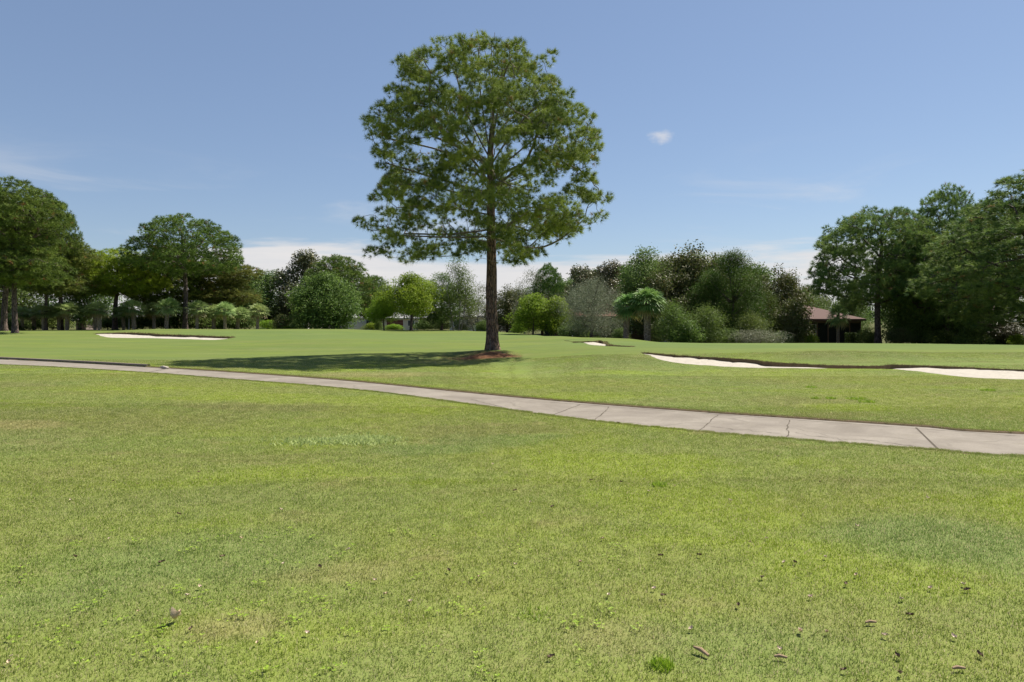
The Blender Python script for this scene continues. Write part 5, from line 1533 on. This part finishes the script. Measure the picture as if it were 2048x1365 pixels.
def porch_house():
    D = 68; x0 = (1560 - 1024) / F * D; x1 = (1722 - 1024) / F * D; W = x1 - x0
    xs = (1612 - 1024) / F * D
    root = empty("porch_house", (x0, D, -1.05)); tag(root, "house with maroon hip roof and dark screened porch", "house")
    MB().box(0, W, 3.2, 11, -.3, 2.42).build("wall", M['taupe'], root)
    e = 2.45; o = .35
    m = MB(); V = [(-o, -o), (W + o, -o), (W + o, 11 + o), (-o, 11 + o)]
    top = [(p[0], p[1], e + .14) for p in V]; bot = [(p[0], p[1], e - .06) for p in V]
    R_ = [(4.3, 5.6, 4.15), (W - 3.6, 5.6, 4.15)]
    m.add(top + R_ + bot, [(0, 1, 5, 4), (1, 2, 5), (2, 3, 4, 5), (3, 0, 4), (0, 6, 7, 1), (1, 7, 8, 2), (2, 8, 9, 3), (3, 9, 6, 0), (9, 8, 7, 6)])
    m.build("roof", M['redroof'], root)
    s = xs - x0; n = 5
    MB().box(s, W, -.04, .08, 2.18, e - .07).build("beam", M['frame'], root)
    for k in range(n + 1):
        px_ = s + (W - s - .1) * k / n
        MB().box(px_, px_ + .1, -.02, .08, 0, 2.18).build("post", M['frame'], root)
    for k in range(n):
        a = s + (W - s - .1) * k / n + .1; b = s + (W - s - .1) * (k + 1) / n
        if k == 0:
            d = MB().box(a + .05, a + .11, .0, .05, .1, 2.05).box(b - .11, b - .05, .0, .05, .1, 2.05).box(a + .11, b - .11, 0, .05, 1.97, 2.05).box(a + .11, b - .11, 0, .05, .1, .2).box(a + .11, b - .11, 0, .05, .95, 1.03).build("screen_door", M['whiteframe'], root)
            MB().box(a + .11, b - .11, .055, .065, .1, 2.0).build("mesh_panel", M['screen'], d)
        else:
            MB().box(a, b, .03, .045, .05, 2.17).build("screen_panel", M['screen'], root)
    MB().box(0, s - .05, 0, 3.1, -.3, 2.42).build("side_wall", M['taupe'], root)
    MB().box(-.1, W + .1, -.6, 3.2, -.25, .02).build("porch_floor", M['stone'], root)


porch_house()
hs = house("grey_roofed_house", 2018, 2150, 62, "house with weathered grey roof at the right edge behind the big pine", M['cream'], M['greyroof'], 2.4, 4.0, 10, 0, [('window', -2.6, -2.1, .6, 2.1), ('window', -1.7, -.9, .6, 2.1)], base=-1.1)


def hedge(px0, px1, D, top, label, dep=.9):
    r = np.random.default_rng(int(px0)); x0 = (px0 - 1024) / F * D; x1 = (px1 - 1024) / F * D; z0 = h((x0 + x1) / 2, D); hh = CZ - (top - HOR) / F * D - z0
    n = int((x1 - x0) * 2200)
    # points on the five visible faces, slightly uneven
    fx = r.random(n) * (x1 - x0) - (x1 - x0) / 2; side = r.random(n)
    y = np.where(side < .45, 0, np.where(side < .75, r.random(n) * dep, dep)); z = np.where((side >= .45) & (side < .75), hh, r.random(n) * hh)
    ex = r.random(n) < .06; fx = np.where(ex, np.sign(fx) * (x1 - x0) / 2, fx); y = np.where(ex, r.random(n) * dep, y)
    pts = np.column_stack([fx, y, z]) + r.normal(0, .05, (n, 3))
    d = r.normal(0, 1, (n, 3)); d /= np.linalg.norm(d, axis=1)[:, None]
    V, Fq = leaf_cloud(pts, d, .10, .55, 3, .3)
    o = obj("hedge", mesh_np("hedge", V, Fq, M['leaf_cedar'], {'tint': np.repeat(r.random(n) * .6, 4)}), loc=((x0 + x1) / 2, D, z0))
    tag(o, label, "hedge")


hedge(1985, 2110, 51, 684, "low clipped dark hedge at the right edge of the wood")
hedge(1700, 1745, 63, 668, "low dark hedge right of the screened porch")
hedge(952, 972, 92, 645, "clipped dark hedge block left of the big pine trunk")


def fence(px0, px1, D, top, label, mat):
    x0 = (px0 - 1024) / F * D; x1 = (px1 - 1024) / F * D; z0 = h((x0 + x1) / 2, D); hh = CZ - (top - HOR) / F * D - z0
    root = empty("board_fence", (x0, D, z0)); tag(root, label, "fence"); W = x1 - x0
    b = MB(); k = 0; r = random.Random(1)
    while k * .16 < W:
        b.box(k * .16, k * .16 + .145, 0, .02, .04, hh * r.uniform(.97, 1.0)); k += 1
    b.build("boards", mat, root)
    MB().box(0, W, .022, .07, hh * .25, hh * .25 + .09).box(0, W, .022, .07, hh * .8, hh * .8 + .09).build("rails", mat, root)
    k = 0
    while k * 2.4 < W:
        MB().box(k * 2.4, k * 2.4 + .1, .075, .175, -.2, hh + .05).build("post", mat, root); k += 1


fence(1125, 1250, 65, 660, "brown board fence in shade under the silvery tree", M['fence'])


def low_rail(px0, px1, D):
    """thin white rail fence far off by the parked car"""
    x0 = (px0 - 1024) / F * D; x1 = (px1 - 1024) / F * D; z0 = h((x0 + x1) / 2, D); W = x1 - x0
    root = empty("rail_fence", (x0, D, z0)); tag(root, "thin pale rail fence beyond the parked car", "fence")
    m = MB()
    for zz in (.45, .85, 1.2): m.box(0, W, -.02, .02, zz, zz + .06)
    m.build("rails", M['whiteframe'], root)
    k = 0
    while k * 1.5 <= W:
        MB().box(k * 1.5, k * 1.5 + .09, .022, .11, -.2, 1.35).build("post", M['whiteframe'], root); k += 1


low_rail(1012, 1042, 96)


def car():
    D = 104; x = (1006 - 1024) / F * D; root = empty("parked_car", (x, D, h(x, D)), math.radians(20)); tag(root, "beige car parked right behind the big pine trunk", "car")
    prof = [(-2.1, .35), (-2.15, .75), (-1.9, .95), (-1.35, 1.02), (-.75, 1.42), (.55, 1.45), (1.2, 1.05), (1.95, .92), (2.15, .7), (2.1, .35)]
    m = MB(); n = len(prof); vs = []
    for y, k in ((-.85, 1), (-.78, 1.0), (.78, 1), (.85, 1)):
        for (a, z) in prof:
            ins = .16 if z > 1.1 else 0
            vs.append((a, (abs(y) - (ins if z > 1.1 else 0)) * (1 if y > 0 else -1), z + (.0 if abs(y) > .8 else .03)))
    fs = []
    for r_ in range(3):
        for i in range(n - 1): fs.append((r_ * n + i, r_ * n + i + 1, (r_ + 1) * n + i + 1, (r_ + 1) * n + i))
        fs.append((r_ * n + n - 1, r_ * n, (r_ + 1) * n, (r_ + 1) * n + n - 1))
    fs += [tuple(range(n))[::-1], tuple(range(3 * n, 4 * n))]
    m.add(vs, fs); m.build("body", M['carpaint'], root)
    MB().add([(-1.2, -.80, 1.08), (.98, -.80, 1.08), (.45, -.715, 1.38), (-.7, -.715, 1.38)], [(0, 1, 2, 3)]).build("side_window", M['glass'], root)
    for sx in (-1.35, 1.35):
        for sy in (-.8, .8):
            w_ = MB().tube([(sx, sy - .1, .32), (sx, sy + .1, .32)], .32, 18).build("wheel", M['rubber'], root)
            MB().tube([(sx, sy - .12, .32), (sx, sy + .12, .32)], .19, 14).build("rim", M['chrome'], w_)
    for sy in (-.6, .6): MB().box(-2.19, -2.12, sy - .15, sy + .15, .62, .76).build("headlight", M['whiteframe'], root)


car()
D = 66; x = (1097 - 1024) / F * D
bn = MB().add([(-.27, -.3, .08), (.27, -.3, .08), (.27, .3, .08), (-.27, .3, .08), (-.33, -.37, 1.0), (.33, -.37, 1.0), (.33, .37, 1.0), (-.33, .37, 1.0)], [(0, 3, 2, 1), (4, 5, 6, 7), (0, 1, 5, 4), (1, 2, 6, 5), (2, 3, 7, 6), (3, 0, 4, 7)]).build("wheelie_bin", M['black'], bevel=.02)
bn.location = (x, D, h(x, D)); bn.scale = (1.35, 1.2, 1.15); tag(bn, "black wheeled bin standing before the bright green tree pair", "bin")
MB().box(-.36, .36, -.41, .4, 1.003, 1.07).build("lid", M['black'], bn)
for sx in (-.24, .24): MB().tube([(sx - .03, .32, .1), (sx + .03, .32, .1)], .1, 12).build("wheel", M['rubber'], bn)

# slender posts and signs glimpsed by the wood edge
for (px, D, top, hh_, lab, mt) in ((232 + 26, 93, 634, 2, "thin white marker post between two palms", M['whiteframe']), (1145, 60, 672, 1, "short grey stake at the end of the small bunker", M['stone'])):
    x = (px - 1024) / F * D; z0 = h(x, D); tt = CZ - (top - HOR) / F * D - z0
    m = MB().tube([(0, 0, -.2), (0, 0, tt)], [.05, .045], 8); o = m.build("marker_post", mt); o.location = (x, D, z0); tag(o, lab, "post")
    m = MB().tube([(0, 0, tt), (0, 0, tt + .05)], [.06, .02], 8).build("post_cap", mt, o)
